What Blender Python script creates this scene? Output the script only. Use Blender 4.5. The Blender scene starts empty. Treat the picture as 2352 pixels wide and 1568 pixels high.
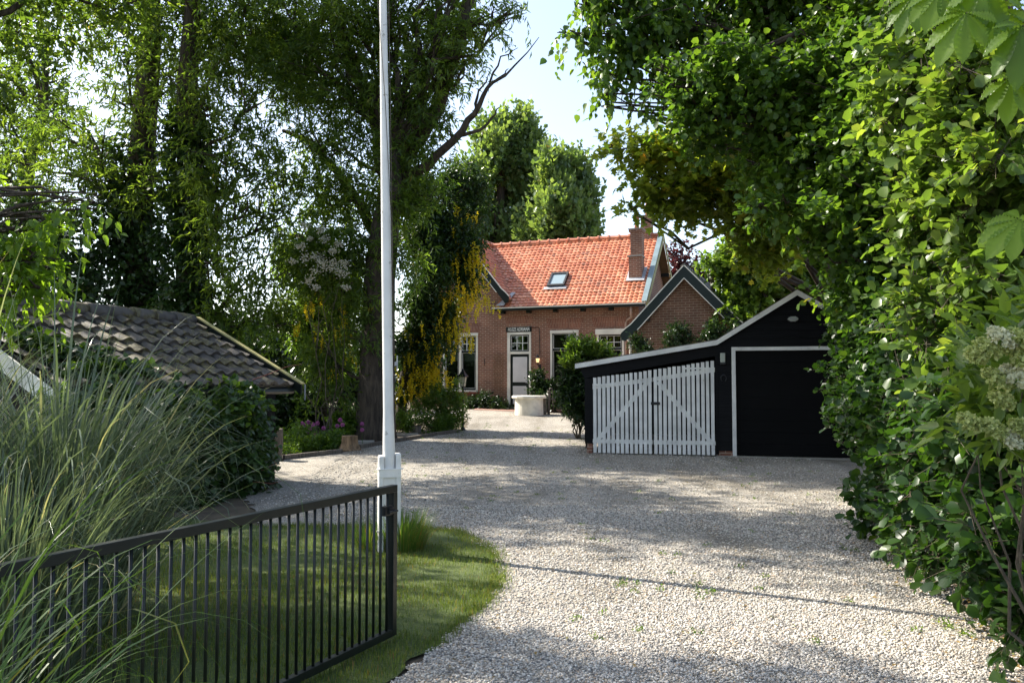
import bpy, math, random
import numpy as np
from mathutils import Vector, Matrix
R = math.radians
sc = bpy.context.scene
rng = np.random.default_rng(7)
random.seed(7)

# ------------------------------------------------------------------ camera
EYE = 1.65
FPX = 1880.0                      # focal length in pixels of a 2352 px wide picture
PITCH = math.atan(91 / FPX)
cam_d = bpy.data.cameras.new('camera'); cam = bpy.data.objects.new('camera', cam_d)
sc.collection.objects.link(cam); sc.camera = cam
cam_d.lens = 36 * FPX / 2352; cam_d.sensor_width = 36
cam_d.clip_start = 0.05; cam_d.clip_end = 3000
cam.location = (0, 0, EYE); cam.rotation_euler = (R(90) + PITCH, 0, 0)

# ------------------------------------------------------------------ light
SUN_AZ = 63.0      # degrees to the left of straight ahead
SUN_EL = 43.0
world = bpy.data.worlds.new('World'); sc.world = world; world.use_nodes = True
wn = world.node_tree.nodes; wl = world.node_tree.links
bg = wn['Background']; sky = wn.new('ShaderNodeTexSky'); sky.sky_type = 'NISHITA'
sky.sun_disc = False; sky.sun_elevation = R(SUN_EL); sky.sun_rotation = R(-SUN_AZ)
sky.air_density = 1.0; sky.dust_density = 1.6; sky.ozone_density = 1.2
bg.inputs[1].default_value = 0.13
hsv = wn.new('ShaderNodeHueSaturation'); hsv.inputs['Saturation'].default_value = .82; hsv.inputs['Value'].default_value = 1.0
wl.new(sky.outputs[0], hsv.inputs['Color']); wl.new(hsv.outputs[0], bg.inputs[0])
sd = bpy.data.lights.new('sun', 'SUN'); sun = bpy.data.objects.new('sun', sd); sc.collection.objects.link(sun)
sd.energy = 4.6; sd.angle = R(0.5); sd.color = (1.0, 0.93, 0.82)
SDIR = Vector((-math.sin(R(SUN_AZ)) * math.cos(R(SUN_EL)), math.cos(R(SUN_AZ)) * math.cos(R(SUN_EL)), math.sin(R(SUN_EL))))
sun.rotation_euler = SDIR.to_track_quat('Z', 'Y').to_euler()
sun.location = SDIR * 60
sc.view_settings.view_transform = 'Standard'; sc.view_settings.look = 'None'
sc.view_settings.exposure = 1.35; sc.view_settings.gamma = 1.0
sc.cycles.max_bounces = 7; sc.cycles.transparent_max_bounces = 12
sc.cycles.diffuse_bounces = 4; sc.cycles.glossy_bounces = 2; sc.cycles.transmission_bounces = 4

# ------------------------------------------------------------------ picture -> world
CR = Vector((1, 0, 0)); CU = Vector((0, -math.sin(PITCH), math.cos(PITCH))); CF = Vector((0, math.cos(PITCH), math.sin(PITCH)))
CO = Vector((0, 0, EYE))
def ray(px, py):
    return (CF + CR * ((px - 1176) / FPX) + CU * ((784 - py) / FPX))
def at(px, py, d):
    r = ray(px, py); return CO + r * (d / r.y)
GY = [-50, 13, 17, 24, 28, 33, 42, 400]; GZ = [0, 0, .09, .20, .41, .62, .68, .68]
def gz(y): return float(np.interp(y, GY, GZ))
def gnd(px, py):
    r = ray(px, py); t = 1.0
    for _ in range(3000):
        p = CO + r * t
        if p.z <= gz(p.y): return p
        t += 0.02 + t * 0.0005
    return CO + r * t
def onplane(px, py, p0, n):
    r = ray(px, py); t = (p0 - CO).dot(n) / r.dot(n); return CO + r * t

# ------------------------------------------------------------------ materials
MATS = {}
def nmat(name):
    m = bpy.data.materials.new(name); m.use_nodes = True
    nt = m.node_tree; b = nt.nodes['Principled BSDF']; MATS[name] = m
    return m, nt, b, nt.nodes.new, nt.links.new
def ramp(nt, fac, stops):
    r = nt.nodes.new('ShaderNodeValToRGB'); e = r.color_ramp.elements
    while len(e) < len(stops): e.new(0.5)
    for k, (p, c) in enumerate(stops):
        e[k].position = p; e[k].color = (*c, 1)
    if fac is not None: nt.links.new(fac, r.inputs[0])
    return r
def noise(nt, scale, detail=4, coord=None, rough=.55, vec=None):
    n = nt.nodes.new('ShaderNodeTexNoise'); n.inputs['Scale'].default_value = scale
    n.inputs['Detail'].default_value = detail; n.inputs['Roughness'].default_value = rough
    if vec is None:
        t = nt.nodes.new('ShaderNodeTexCoord'); vec = t.outputs[coord or 'Object']
    nt.links.new(vec, n.inputs['Vector']); return n
def bump(nt, b, h, strength=.3, dist=.01):
    bp = nt.nodes.new('ShaderNodeBump'); bp.inputs['Strength'].default_value = strength
    bp.inputs['Distance'].default_value = dist; nt.links.new(h, bp.inputs['Height'])
    nt.links.new(bp.outputs[0], b.inputs['Normal']); return bp
def mixc(nt, fac, a, b, mode='MIX'):
    m = nt.nodes.new('ShaderNodeMix'); m.data_type = 'RGBA'; m.blend_type = mode
    for s, v in ((0, fac), (6, a), (7, b)):
        if isinstance(v, (int, float)): m.inputs[s].default_value = v
        elif isinstance(v, tuple): m.inputs[s].default_value = (*v, 1)
        else: nt.links.new(v, m.inputs[s])
    return m.outputs[2]
def paint(name, col, rough=.5, wear=None, wear_amt=.5, scale=6, bmp=.15):
    """painted or plain surface with mottling and optional worn patches of another colour"""
    m, nt, b, N, L = nmat(name)
    n1 = noise(nt, scale, 5); n2 = noise(nt, scale * 7, 3)
    v = ramp(nt, n1.outputs[0], [(.3, tuple(c * .78 for c in col)), (.7, tuple(min(1, c * 1.12) for c in col))])
    c = v.outputs[0]
    if wear:
        w = ramp(nt, n2.outputs[0], [(1 - wear_amt * .62, (0, 0, 0)), (1 - wear_amt * .62 + .06, (1, 1, 1))])
        c = mixc(nt, w.outputs[0], c, wear)
    L(c, b.inputs['Base Color']); b.inputs['Roughness'].default_value = rough
    if bmp: bump(nt, b, n2.outputs[0], bmp, .004)
    return m
def leafmat(name, c0, c1, c2=None, trans=.42, gloss=.32, tcol=None):
    m, nt, b, N, L = nmat(name)
    a = N('ShaderNodeAttribute'); a.attribute_name = 'rnd'
    st = [(0, c0), (.72, c1)] + ([(.965, c2)] if c2 else []) + ([(.985, (c2[0] * 1.3, c2[1] * .75, c2[2] * .8))] if c2 else [])
    r = ramp(nt, a.outputs['Fac'], st)
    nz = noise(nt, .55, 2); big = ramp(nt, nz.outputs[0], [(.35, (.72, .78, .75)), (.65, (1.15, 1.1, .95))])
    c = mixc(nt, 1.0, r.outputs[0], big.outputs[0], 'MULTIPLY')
    L(c, b.inputs['Base Color']); b.inputs['Roughness'].default_value = gloss
    b.inputs['Specular IOR Level'].default_value = .45
    t = N('ShaderNodeBsdfTranslucent')
    tc = mixc(nt, 1.0, c, tcol or (2.3, 2.3, .85), 'MULTIPLY'); L(tc, t.inputs[0])
    mx = N('ShaderNodeMixShader'); mx.inputs[0].default_value = trans
    L(b.outputs[0], mx.inputs[1]); L(t.outputs[0], mx.inputs[2])
    L(mx.outputs[0], nt.nodes['Material Output'].inputs[0])
    return m

def build_materials():
    # brick: UV in metres
    def brick(name, c1, c2, mo, sx=.23, sy=.073, mort=.013):
        m, nt, b, N, L = nmat(name)
        t = N('ShaderNodeTexCoord'); br = N('ShaderNodeTexBrick')
        L(t.outputs['UV'], br.inputs['Vector'])
        br.inputs['Scale'].default_value = 1; br.inputs['Brick Width'].default_value = sx
        br.inputs['Row Height'].default_value = sy; br.inputs['Mortar Size'].default_value = mort * .5
        br.inputs['Mortar Smooth'].default_value = .2; br.inputs['Bias'].default_value = 0
        br.inputs['Color1'].default_value = (*c1, 1); br.inputs['Color2'].default_value = (*c2, 1); br.inputs['Mortar'].default_value = (*mo, 1)
        n = noise(nt, 1.3, 5, vec=t.outputs['UV']); rr = ramp(nt, n.outputs[0], [(.3, (.7, .68, .68)), (.7, (1.2, 1.15, 1.12))])
        c = mixc(nt, 1.0, br.outputs[0], rr.outputs[0], 'MULTIPLY')
        n2 = noise(nt, 30, 3, vec=t.outputs['UV']); r2 = ramp(nt, n2.outputs[0], [(.3, (.82, .82, .82)), (.7, (1.15, 1.15, 1.15))])
        c = mixc(nt, 1.0, c, r2.outputs[0], 'MULTIPLY')
        L(c, b.inputs['Base Color']); b.inputs['Roughness'].default_value = .88
        inv = N('ShaderNodeMath'); inv.operation = 'SUBTRACT'; inv.inputs[0].default_value = 1; L(br.outputs[1], inv.inputs[1])
        bump(nt, b, inv.outputs[0], .5, .006)
    brick('brick_red', (.29, .122, .075), (.21, .088, .057), (.46, .36, .27), mort=.017)
    brick('brick_tan', (.25, .12, .072), (.19, .09, .055), (.42, .33, .23), sx=.25, sy=.085, mort=.016)
    brick('brick_soldier', (.31, .125, .078), (.22, .09, .06), (.46, .36, .27), sx=.40, sy=.066, mort=.010)
    # roof tiles: UV in tile units
    def tile(name, stops, moss=None, rough=.55, mossamt=.5):
        m, nt, b, N, L = nmat(name)
        t = N('ShaderNodeTexCoord'); fl = N('ShaderNodeVectorMath'); fl.operation = 'FLOOR'; L(t.outputs['UV'], fl.inputs[0])
        w = N('ShaderNodeTexWhiteNoise'); w.noise_dimensions = '2D'; L(fl.outputs[0], w.inputs['Vector'])
        r = ramp(nt, w.outputs[0], stops); n = noise(nt, 9, 5); n2 = noise(nt, 1.1, 4)
        rr = ramp(nt, n.outputs[0], [(.3, (.75, .75, .75)), (.7, (1.15, 1.15, 1.15))])
        c = mixc(nt, 1.0, r.outputs[0], rr.outputs[0], 'MULTIPLY')
        r3 = ramp(nt, n2.outputs[0], [(.35, (.8, .78, .78)), (.65, (1.08, 1.08, 1.08))]); c = mixc(nt, 1.0, c, r3.outputs[0], 'MULTIPLY')
        if moss:
            n4 = noise(nt, 3.5, 9, rough=.72); mm = ramp(nt, n4.outputs[0], [(mossamt, (0, 0, 0)), (mossamt + .04, (1, 1, 1))])
            n5 = noise(nt, 18, 3); mc = ramp(nt, n5.outputs[0], [(.35, moss[0]), (.65, moss[1])])
            c = mixc(nt, mm.outputs[0], c, mc.outputs[0]); bump(nt, b, n.outputs[0], .5, .01)
        L(c, b.inputs['Base Color']); b.inputs['Roughness'].default_value = rough
    tile('tile_red', [(0, (.50, .155, .075)), (.5, (.63, .225, .11)), (.85, (.72, .32, .18)), (1, (.40, .17, .10))], rough=.36)
    tile('tile_dark', [(0, (.060, .052, .047)), (1, (.105, .090, .076))], moss=((.045, .028, .014), (.16, .14, .06)), rough=.6, mossamt=.50)
    # gravel
    m, nt, b, N, L = nmat('gravel')
    t = N('ShaderNodeTexCoord')
    vo = N('ShaderNodeTexVoronoi'); vo.inputs['Scale'].default_value = 74; L(t.outputs['Object'], vo.inputs['Vector'])
    sep = N('ShaderNodeSeparateColor'); L(vo.outputs['Color'], sep.inputs[0])
    r = ramp(nt, sep.outputs[0], [(0, (.17, .16, .15)), (.2, (.38, .355, .315)), (.6, (.53, .49, .425)), (.85, (.66, .625, .56)), (1, (.42, .31, .21))])
    ed = ramp(nt, vo.outputs['Distance'], [(.25, (1, 1, 1)), (.75, (.42, .41, .38))]); ed.color_ramp.interpolation = 'EASE'
    c = mixc(nt, 1.0, r.outputs[0], ed.outputs[0], 'MULTIPLY')
    nb = noise(nt, .7, 7, vec=t.outputs['Object'], rough=.62); rb = ramp(nt, nb.outputs[0], [(.3, (.78, .77, .74)), (.55, (1.02, 1.02, 1.02)), (.7, (1.12, 1.11, 1.08))])
    c = mixc(nt, 1.0, c, rb.outputs[0], 'MULTIPLY')
    nd = noise(nt, 5.5, 8, vec=t.outputs['Object'], rough=.75); rd = ramp(nt, nd.outputs[0], [(.57, (0, 0, 0)), (.70, (.85, .85, .85))])
    c = mixc(nt, rd.outputs[0], c, (.15, .125, .085))
    mpt = N('ShaderNodeMapping'); mpt.inputs['Scale'].default_value = (.9, .16, 1); mpt.inputs['Rotation'].default_value = (0, 0, R(-6)); L(t.outputs['Object'], mpt.inputs[0])
    nt2 = noise(nt, 1.3, 6, vec=mpt.outputs[0], rough=.6); rt2 = ramp(nt, nt2.outputs[0], [(.38, (.70, .68, .63)), (.5, (1.0, 1.0, 1.0)), (.65, (1.12, 1.11, 1.09))])
    c = mixc(nt, 1.0, c, rt2.outputs[0], 'MULTIPLY')
    L(c, b.inputs['Base Color']); b.inputs['Roughness'].default_value = .8
    inv = N('ShaderNodeMath'); inv.operation = 'SUBTRACT'; inv.inputs[0].default_value = 1; L(vo.outputs['Distance'], inv.inputs[1])
    bump(nt, b, inv.outputs[0], .85, .012)
    m, nt, b, N, L = nmat('pebble')
    a = N('ShaderNodeAttribute'); a.attribute_name = 'rnd'
    r = ramp(nt, a.outputs['Fac'], [(0, (.12, .12, .12)), (.14, (.24, .225, .205)), (.34, (.42, .385, .335)), (.62, (.58, .53, .46)), (.88, (.74, .70, .62)), (.96, (.46, .33, .22)), (1, (.6, .5, .36))])
    n = noise(nt, 60, 3); rr = ramp(nt, n.outputs[0], [(.3, (.82, .82, .82)), (.7, (1.1, 1.1, 1.1))])
    L(mixc(nt, 1.0, r.outputs[0], rr.outputs[0], 'MULTIPLY'), b.inputs['Base Color']); b.inputs['Roughness'].default_value = .62
    # soil, lawn
    m, nt, b, N, L = nmat('soil')
    n = noise(nt, 3, 8, rough=.7); r = ramp(nt, n.outputs[0], [(.3, (.05, .038, .024)), (.7, (.14, .108, .066))]); L(r.outputs[0], b.inputs['Base Color']); b.inputs['Roughness'].default_value = .95
    bump(nt, b, n.outputs[0], .8, .03)
    m, nt, b, N, L = nmat('lawn')
    n = noise(nt, 40, 6, rough=.7); r = ramp(nt, n.outputs[0], [(.3, (.035, .055, .012)), (.6, (.085, .12, .026)), (.75, (.15, .15, .05))])
    n2 = noise(nt, .9, 4); r2 = ramp(nt, n2.outputs[0], [(.35, (.8, .85, .8)), (.65, (1.2, 1.12, 1.0))])
    L(mixc(nt, 1.0, r.outputs[0], r2.outputs[0], 'MULTIPLY'), b.inputs['Base Color']); b.inputs['Roughness'].default_value = .9; bump(nt, b, n.outputs[0], .8, .02)
    m, nt, b, N, L = nmat('paving')
    t = N('ShaderNodeTexCoord'); br = N('ShaderNodeTexBrick'); L(t.outputs['Object'], br.inputs['Vector']); br.inputs['Scale'].default_value = 1
    br.inputs['Brick Width'].default_value = .21; br.inputs['Row Height'].default_value = .1; br.inputs['Mortar Size'].default_value = .004
    br.inputs['Color1'].default_value = (.33, .17, .12, 1); br.inputs['Color2'].default_value = (.27, .16, .12, 1); br.inputs['Mortar'].default_value = (.13, .11, .09, 1)
    L(br.outputs[0], b.inputs['Base Color']); b.inputs['Roughness'].default_value = .85
    # bark
    def bark(name, a_, b_, sc_=3, st=.9):
        m, nt, b, N, L = nmat(name)
        t = N('ShaderNodeTexCoord'); mp = N('ShaderNodeMapping'); mp.inputs['Scale'].default_value = (sc_ * 3.2, sc_ * 3.2, sc_ * .6); L(t.outputs['Object'], mp.inputs[0])
        n = noise(nt, 1.4, 7, vec=mp.outputs[0], rough=.65); r = ramp(nt, n.outputs[0], [(.35, a_), (.62, b_)]); L(r.outputs[0], b.inputs['Base Color'])
        b.inputs['Roughness'].default_value = .92; bump(nt, b, n.outputs[0], st, .05)
    bark('bark', (.022, .016, .011), (.085, .064, .045)); bark('bark_twig', (.05, .038, .025), (.13, .105, .07), 8, .3)
    bark('stump_wood', (.10, .06, .03), (.34, .22, .12), 4, .6); bark('post_wood', (.06, .05, .04), (.19, .16, .125), 5, .6)
    # paints
    paint('cream_white', (.86, .81, .70), .4, scale=2, bmp=.05)
    paint('pure_white', (.82, .81, .77), .4, scale=2, bmp=.05)
    paint('weathered_white', (.84, .82, .77), .55, wear=(.42, .37, .30), wear_amt=.50, scale=3)
    paint('pole_white', (.84, .82, .78), .38, wear=(.42, .40, .34), wear_amt=.54, scale=2)
    paint('green_black', (.006, .010, .009), .35, scale=4, bmp=.03)
    paint('barge_green', (.006, .016, .014), .62, scale=3, bmp=.05)
    paint('zinc', (.20, .27, .29), .4, scale=3)
    paint('lead', (.40, .41, .43), .5, scale=8)
    paint('metal_green', (.005, .009, .0075), .45, wear=(.012, .016, .012), wear_amt=.5, scale=8, bmp=.05)
    paint('white_render', (.74, .70, .60), .75, wear=(.50, .47, .37), wear_amt=.52, scale=5, bmp=.4)
    paint('iron', (.015, .015, .016), .45, scale=12)
    paint('rusty_iron', (.10, .085, .07), .8, wear=(.20, .075, .03), wear_amt=.62, scale=10, bmp=.5)
    paint('pvc_pipe', (.50, .34, .27), .4, scale=2)
    paint('wood_edge', (.26, .155, .08), .6, scale=5)
    paint('moss_board', (.42, .37, .15), .65, wear=(.22, .22, .09), wear_amt=.55, scale=7)
    paint('concrete', (.33, .31, .27), .85, scale=4, bmp=.4)
    paint('door_panel', (.74, .71, .69), .35, scale=1, bmp=.03)
    paint('black_door', (.0035, .0035, .004), .6, scale=2, bmp=.05)
    paint('tendril_red', (.30, .09, .07), .5)
    paint('grey_net', (.05, .035, .028), .9, scale=3)
    m, nt, b, N, L = nmat('sill_red'); b.inputs['Base Color'].default_value = (.25, .05, .03, 1); b.inputs['Roughness'].default_value = .5
    # black boards: weatherboard grooves are modelled
    m, nt, b, N, L = nmat('black_board')
    t = N('ShaderNodeTexCoord'); mp = N('ShaderNodeMapping'); mp.inputs['Scale'].default_value = (2, 2, 40); L(t.outputs['Object'], mp.inputs[0])
    n = noise(nt, 1, 6, vec=mp.outputs[0]); r = ramp(nt, n.outputs[0], [(.3, (.003, .003, .0035)), (.7, (.0085, .0085, .010))]); L(r.outputs[0], b.inputs['Base Color'])
    b.inputs['Roughness'].default_value = .5; b.inputs['Specular IOR Level'].default_value = .22; bump(nt, b, n.outputs[0], .35, .004)
    # glass
    m, nt, b, N, L = nmat('glass')
    g = N('ShaderNodeBsdfGlossy'); g.inputs['Roughness'].default_value = .02; g.inputs[0].default_value = (.9, .95, 1, 1)
    tr = N('ShaderNodeBsdfTransparent'); tr.inputs[0].default_value = (.75, .8, .78, 1)
    lw = N('ShaderNodeFresnel'); lw.inputs[0].default_value = 1.7; mx = N('ShaderNodeMixShader'); L(lw.outputs[0], mx.inputs[0])
    L(tr.outputs[0], mx.inputs[1]); L(g.outputs[0], mx.inputs[2]); L(mx.outputs[0], nt.nodes['Material Output'].inputs[0])
    m, nt, b, N, L = nmat('sky_glass'); b.inputs['Base Color'].default_value = (.25, .33, .36, 1); b.inputs['Roughness'].default_value = .06; b.inputs['Specular IOR Level'].default_value = 1.0
    m, nt, b, N, L = nmat('lantern_glass'); b.inputs['Base Color'].default_value = (.62, .56, .42, 1); b.inputs['Roughness'].default_value = .25
    m, nt, b, N, L = nmat('lit_glass'); b.inputs['Base Color'].default_value = (.8, .55, .3, 1); b.inputs['Emission Color'].default_value = (1, .62, .28, 1); b.inputs['Emission Strength'].default_value = .7
    m, nt, b, N, L = nmat('frosted'); b.inputs['Base Color'].default_value = (.40, .42, .36, 1); b.inputs['Roughness'].default_value = .35
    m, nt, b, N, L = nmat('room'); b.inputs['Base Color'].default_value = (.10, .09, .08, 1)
    m, nt, b, N, L = nmat('lace'); b.inputs['Base Color'].default_value = (.55, .58, .56, 1); b.inputs['Roughness'].default_value = .9
    # leaves
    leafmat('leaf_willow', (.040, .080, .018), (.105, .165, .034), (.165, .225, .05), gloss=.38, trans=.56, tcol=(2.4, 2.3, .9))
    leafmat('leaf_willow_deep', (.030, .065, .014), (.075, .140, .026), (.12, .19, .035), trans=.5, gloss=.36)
    leafmat('leaf_ivy', (.014, .036, .009), (.036, .075, .018), (.05, .10, .022), trans=.22, gloss=.38)
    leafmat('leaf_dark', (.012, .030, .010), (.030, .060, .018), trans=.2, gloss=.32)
    leafmat('leaf_poplar', (.075, .125, .055), (.15, .215, .085), (.21, .27, .11), gloss=.36)  # paled leaf colour stands in for distance haze on the far poplars
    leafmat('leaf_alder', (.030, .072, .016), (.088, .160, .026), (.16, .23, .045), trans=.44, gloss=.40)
    leafmat('leaf_hedge', (.013, .038, .010), (.036, .082, .016), (.075, .13, .022), trans=.36, gloss=.40)  # dark green with the shade on the hedges put into the colour
    leafmat('leaf_alder_bright', (.035, .078, .020), (.120, .190, .038), (.25, .31, .07), trans=.44, gloss=.36, tcol=(2.1, 2.1, .9))  # lighter copy of the alder leaf, sunlight put into its colour
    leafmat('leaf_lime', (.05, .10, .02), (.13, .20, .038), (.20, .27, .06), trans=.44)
    leafmat('leaf_maple', (.13, .19, .035), (.23, .28, .045), (.38, .32, .06), trans=.5, tcol=(2.1, 2.1, .9))  # bronze yellow leaf, brightened in colour to stand in for missing sun
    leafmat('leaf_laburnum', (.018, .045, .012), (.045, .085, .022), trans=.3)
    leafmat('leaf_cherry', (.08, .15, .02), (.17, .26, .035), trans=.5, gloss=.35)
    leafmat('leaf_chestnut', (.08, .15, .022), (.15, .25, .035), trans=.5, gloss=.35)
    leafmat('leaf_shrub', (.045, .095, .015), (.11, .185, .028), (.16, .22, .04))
    leafmat('leaf_red', (.035, .012, .014), (.075, .02, .022), trans=.35, tcol=(1.8, 1.2, 1.2))
    leafmat('petal_yellow', (.62, .46, .015), (.85, .68, .03), trans=.45, gloss=.6, tcol=(1.2, 1.2, .8))
    leafmat('petal_white', (.42, .40, .35), (.62, .58, .52), trans=.3, gloss=.7, tcol=(1.1, 1.1, 1.0))  # white petals toned down, the shade they hang in put into the colour
    leafmat('petal_cream', (.62, .60, .40), (.80, .78, .60), trans=.3, gloss=.7, tcol=(1.1, 1.1, 1.0))
    leafmat('umbel_green', (.34, .40, .12), (.55, .58, .24), trans=.3, gloss=.6, tcol=(1.3, 1.3, 1.0))
    leafmat('petal_pink', (.45, .10, .36), (.62, .20, .50), trans=.3, gloss=.6, tcol=(1.2, 1.0, 1.2))
    leafmat('blade_silver', (.075, .105, .065), (.21, .25, .18), (.50, .42, .26), trans=.28, gloss=.27, tcol=(1.6, 1.7, .9))
    leafmat('blade_green', (.06, .13, .022), (.13, .22, .045), (.30, .25, .08), trans=.35, gloss=.32, tcol=(1.7, 1.7, .8))
    leafmat('blade_lawn', (.06, .10, .016), (.16, .22, .035), (.22, .20, .07), trans=.35, gloss=.5, tcol=(1.7, 1.7, .8))
    leafmat('leaf_litter', (.13, .085, .03), (.30, .20, .06), (.20, .24, .06), trans=.2, gloss=.6, tcol=(1.2, 1.2, .8))
build_materials()
for q_ in ('black_door', 'black_board'): MATS[q_].node_tree.nodes['Principled BSDF'].inputs['Specular IOR Level'].default_value = .12
M = MATS

# ------------------------------------------------------------------ object helpers
COL = sc.collection
def props(o, label=None, cat=None, group=None, kind=None):
    if label: o['label'] = label
    if cat: o['category'] = cat
    if group: o['group'] = group
    if kind: o['kind'] = kind
    return o
def thing(name, label, cat, loc=(0, 0, 0), rz=0, group=None):
    o = bpy.data.objects.new(name, None); COL.objects.link(o); o.location = loc; o.rotation_euler = (0, 0, rz)
    o.empty_display_size = .2
    return props(o, label, cat, group)
def link(name, me, mat, parent=None, loc=None):
    o = bpy.data.objects.new(name, me); COL.objects.link(o)
    if mat is not None: me.materials.append(mat if not isinstance(mat, str) else M[mat])
    if parent is not None: o.parent = parent
    if loc is not None: o.location = loc
    return o
class MB:
    def __init__(s): s.v = []; s.f = []; s.uv = {}
    def vert(s, p): s.v.append(tuple(p)); return len(s.v) - 1
    def face(s, pts, uv=None):
        i0 = len(s.v); s.v += [tuple(p) for p in pts]; s.f.append(tuple(range(i0, i0 + len(pts))))
        if uv: s.uv[len(s.f) - 1] = uv
    def box(s, x0, x1, y0, y1, z0, z1):
        i = len(s.v)
        s.v += [(x0, y0, z0), (x1, y0, z0), (x1, y1, z0), (x0, y1, z0), (x0, y0, z1), (x1, y0, z1), (x1, y1, z1), (x0, y1, z1)]
        s.f += [(i, i+3, i+2, i+1), (i+4, i+5, i+6, i+7), (i, i+1, i+5, i+4), (i+1, i+2, i+6, i+5), (i+2, i+3, i+7, i+6), (i+3, i, i+4, i+7)]
        return s
    def prism(s, poly, axis_vec):
        """poly: list of 3D points, extruded along axis_vec"""
        i = len(s.v); n = len(poly); a = Vector(axis_vec)
        s.v += [tuple(p) for p in poly] + [tuple(Vector(p) + a) for p in poly]
        s.f.append(tuple(i + k for k in range(n))[::-1]); s.f.append(tuple(i + n + k for k in range(n)))
        for k in range(n):
            k2 = (k + 1) % n; s.f.append((i + k, i + k2, i + n + k2, i + n + k))
        return s
    def bar(s, p, q, w, h, up=(0, 0, 1)):
        p = Vector(p); q = Vector(q); d = (q - p).normalized(); up = Vector(up)
        x = d.cross(up).normalized() * (w / 2); y = x.normalized().cross(d).normalized() * (h / 2)
        return s.prism([p - x - y, p + x - y, p + x + y, p - x + y], q - p)
    def tube(s, pts, rad, n=8, cap=True):
        pts = [Vector(p) for p in pts]
        if not isinstance(rad, (list, tuple)): rad = [rad] * len(pts)
        i0 = len(s.v); up = Vector((0.31, .17, 1)).normalized()
        for k, p in enumerate(pts):
            d = (pts[min(k + 1, len(pts) - 1)] - pts[max(k - 1, 0)])
            d = d.normalized() if d.length > 1e-9 else Vector((0, 0, 1))
            x = d.cross(up)
            if x.length < .05: x = d.cross(Vector((1, 0, 0)))
            x.normalize(); y = x.cross(d)
            for j in range(n):
                a = 2 * math.pi * j / n; s.v.append(tuple(p + (x * math.cos(a) + y * math.sin(a)) * rad[k]))
        for k in range(len(pts) - 1):
            for j in range(n):
                j2 = (j + 1) % n; a = i0 + k * n
                s.f.append((a + j, a + n + j, a + n + j2, a + j2))
        if cap:
            s.f.append(tuple(i0 + j for j in range(n))); s.f.append(tuple(i0 + (len(pts) - 1) * n + j for j in range(n))[::-1])
        return s
    def lathe(s, prof, c=(0, 0, 0), n=24):
        i0 = len(s.v)
        for r, z in prof:
            for j in range(n):
                a = 2 * math.pi * j / n; s.v.append((c[0] + r * math.cos(a), c[1] + r * math.sin(a), c[2] + z))
        for k in range(len(prof) - 1):
            for j in range(n):
                j2 = (j + 1) % n; a = i0 + k * n; s.f.append((a + j, a + j2, a + n + j2, a + n + j))
        s.f.append(tuple(i0 + j for j in range(n))[::-1]); s.f.append(tuple(i0 + (len(prof) - 1) * n + j for j in range(n)))
        return s
    def build(s, name, mat, parent=None, loc=None, smooth=False, bevel=0):
        me = bpy.data.meshes.new(name); me.from_pydata(s.v, [], s.f); me.validate()
        me.update()
        if len(me.polygons) == len(s.f):
            ul = me.uv_layers.new(name='UVMap'); uvs = np.zeros((len(me.loops), 2), np.float32)
            for p in me.polygons:
                n = p.normal; ex = s.uv.get(p.index)
                for q, li in enumerate(p.loop_indices):
                    if ex: uvs[li] = ex[q]; continue
                    c = me.vertices[me.loops[li].vertex_index].co
                    ax, ay, az = abs(n.x), abs(n.y), abs(n.z)
                    uvs[li] = (c.x, c.z) if ay >= ax and ay >= az else ((c.y, c.z) if ax >= az else (c.x, c.y))
            ul.data.foreach_set('uv', uvs.ravel())
        if smooth: me.polygons.foreach_set('use_smooth', [True] * len(me.polygons))
        o = link(name, me, mat, parent, loc)
        if bevel:
            b = o.modifiers.new('bevel', 'BEVEL'); b.width = bevel; b.segments = 2; b.limit_method = 'ANGLE'
        return o

def np_mesh(name, V, F, mat, rnd=None, parent=None, smooth=False, loc=None):
    """V (n,3) float, F (m,k) int"""
    me = bpy.data.meshes.new(name); V = np.ascontiguousarray(V, np.float32); F = np.ascontiguousarray(F, np.int32)
    k = F.shape[1]; me.vertices.add(len(V)); me.vertices.foreach_set('co', V.ravel())
    me.loops.add(F.size); me.loops.foreach_set('vertex_index', F.ravel())
    me.polygons.add(len(F)); me.polygons.foreach_set('loop_start', np.arange(0, F.size, k, dtype=np.int32))
    try: me.polygons.foreach_set('loop_total', np.full(len(F), k, np.int32))
    except Exception: pass
    if smooth: me.polygons.foreach_set('use_smooth', np.ones(len(F), bool))
    if rnd is not None:
        a = me.attributes.new('rnd', 'FLOAT', 'POINT'); a.data.foreach_set('value', np.ascontiguousarray(rnd, np.float32))
    me.update(calc_edges=True)
    return link(name, me, mat, parent, loc)
def nrm(a): return a / np.maximum(np.linalg.norm(a, axis=-1, keepdims=True), 1e-9)

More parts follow.
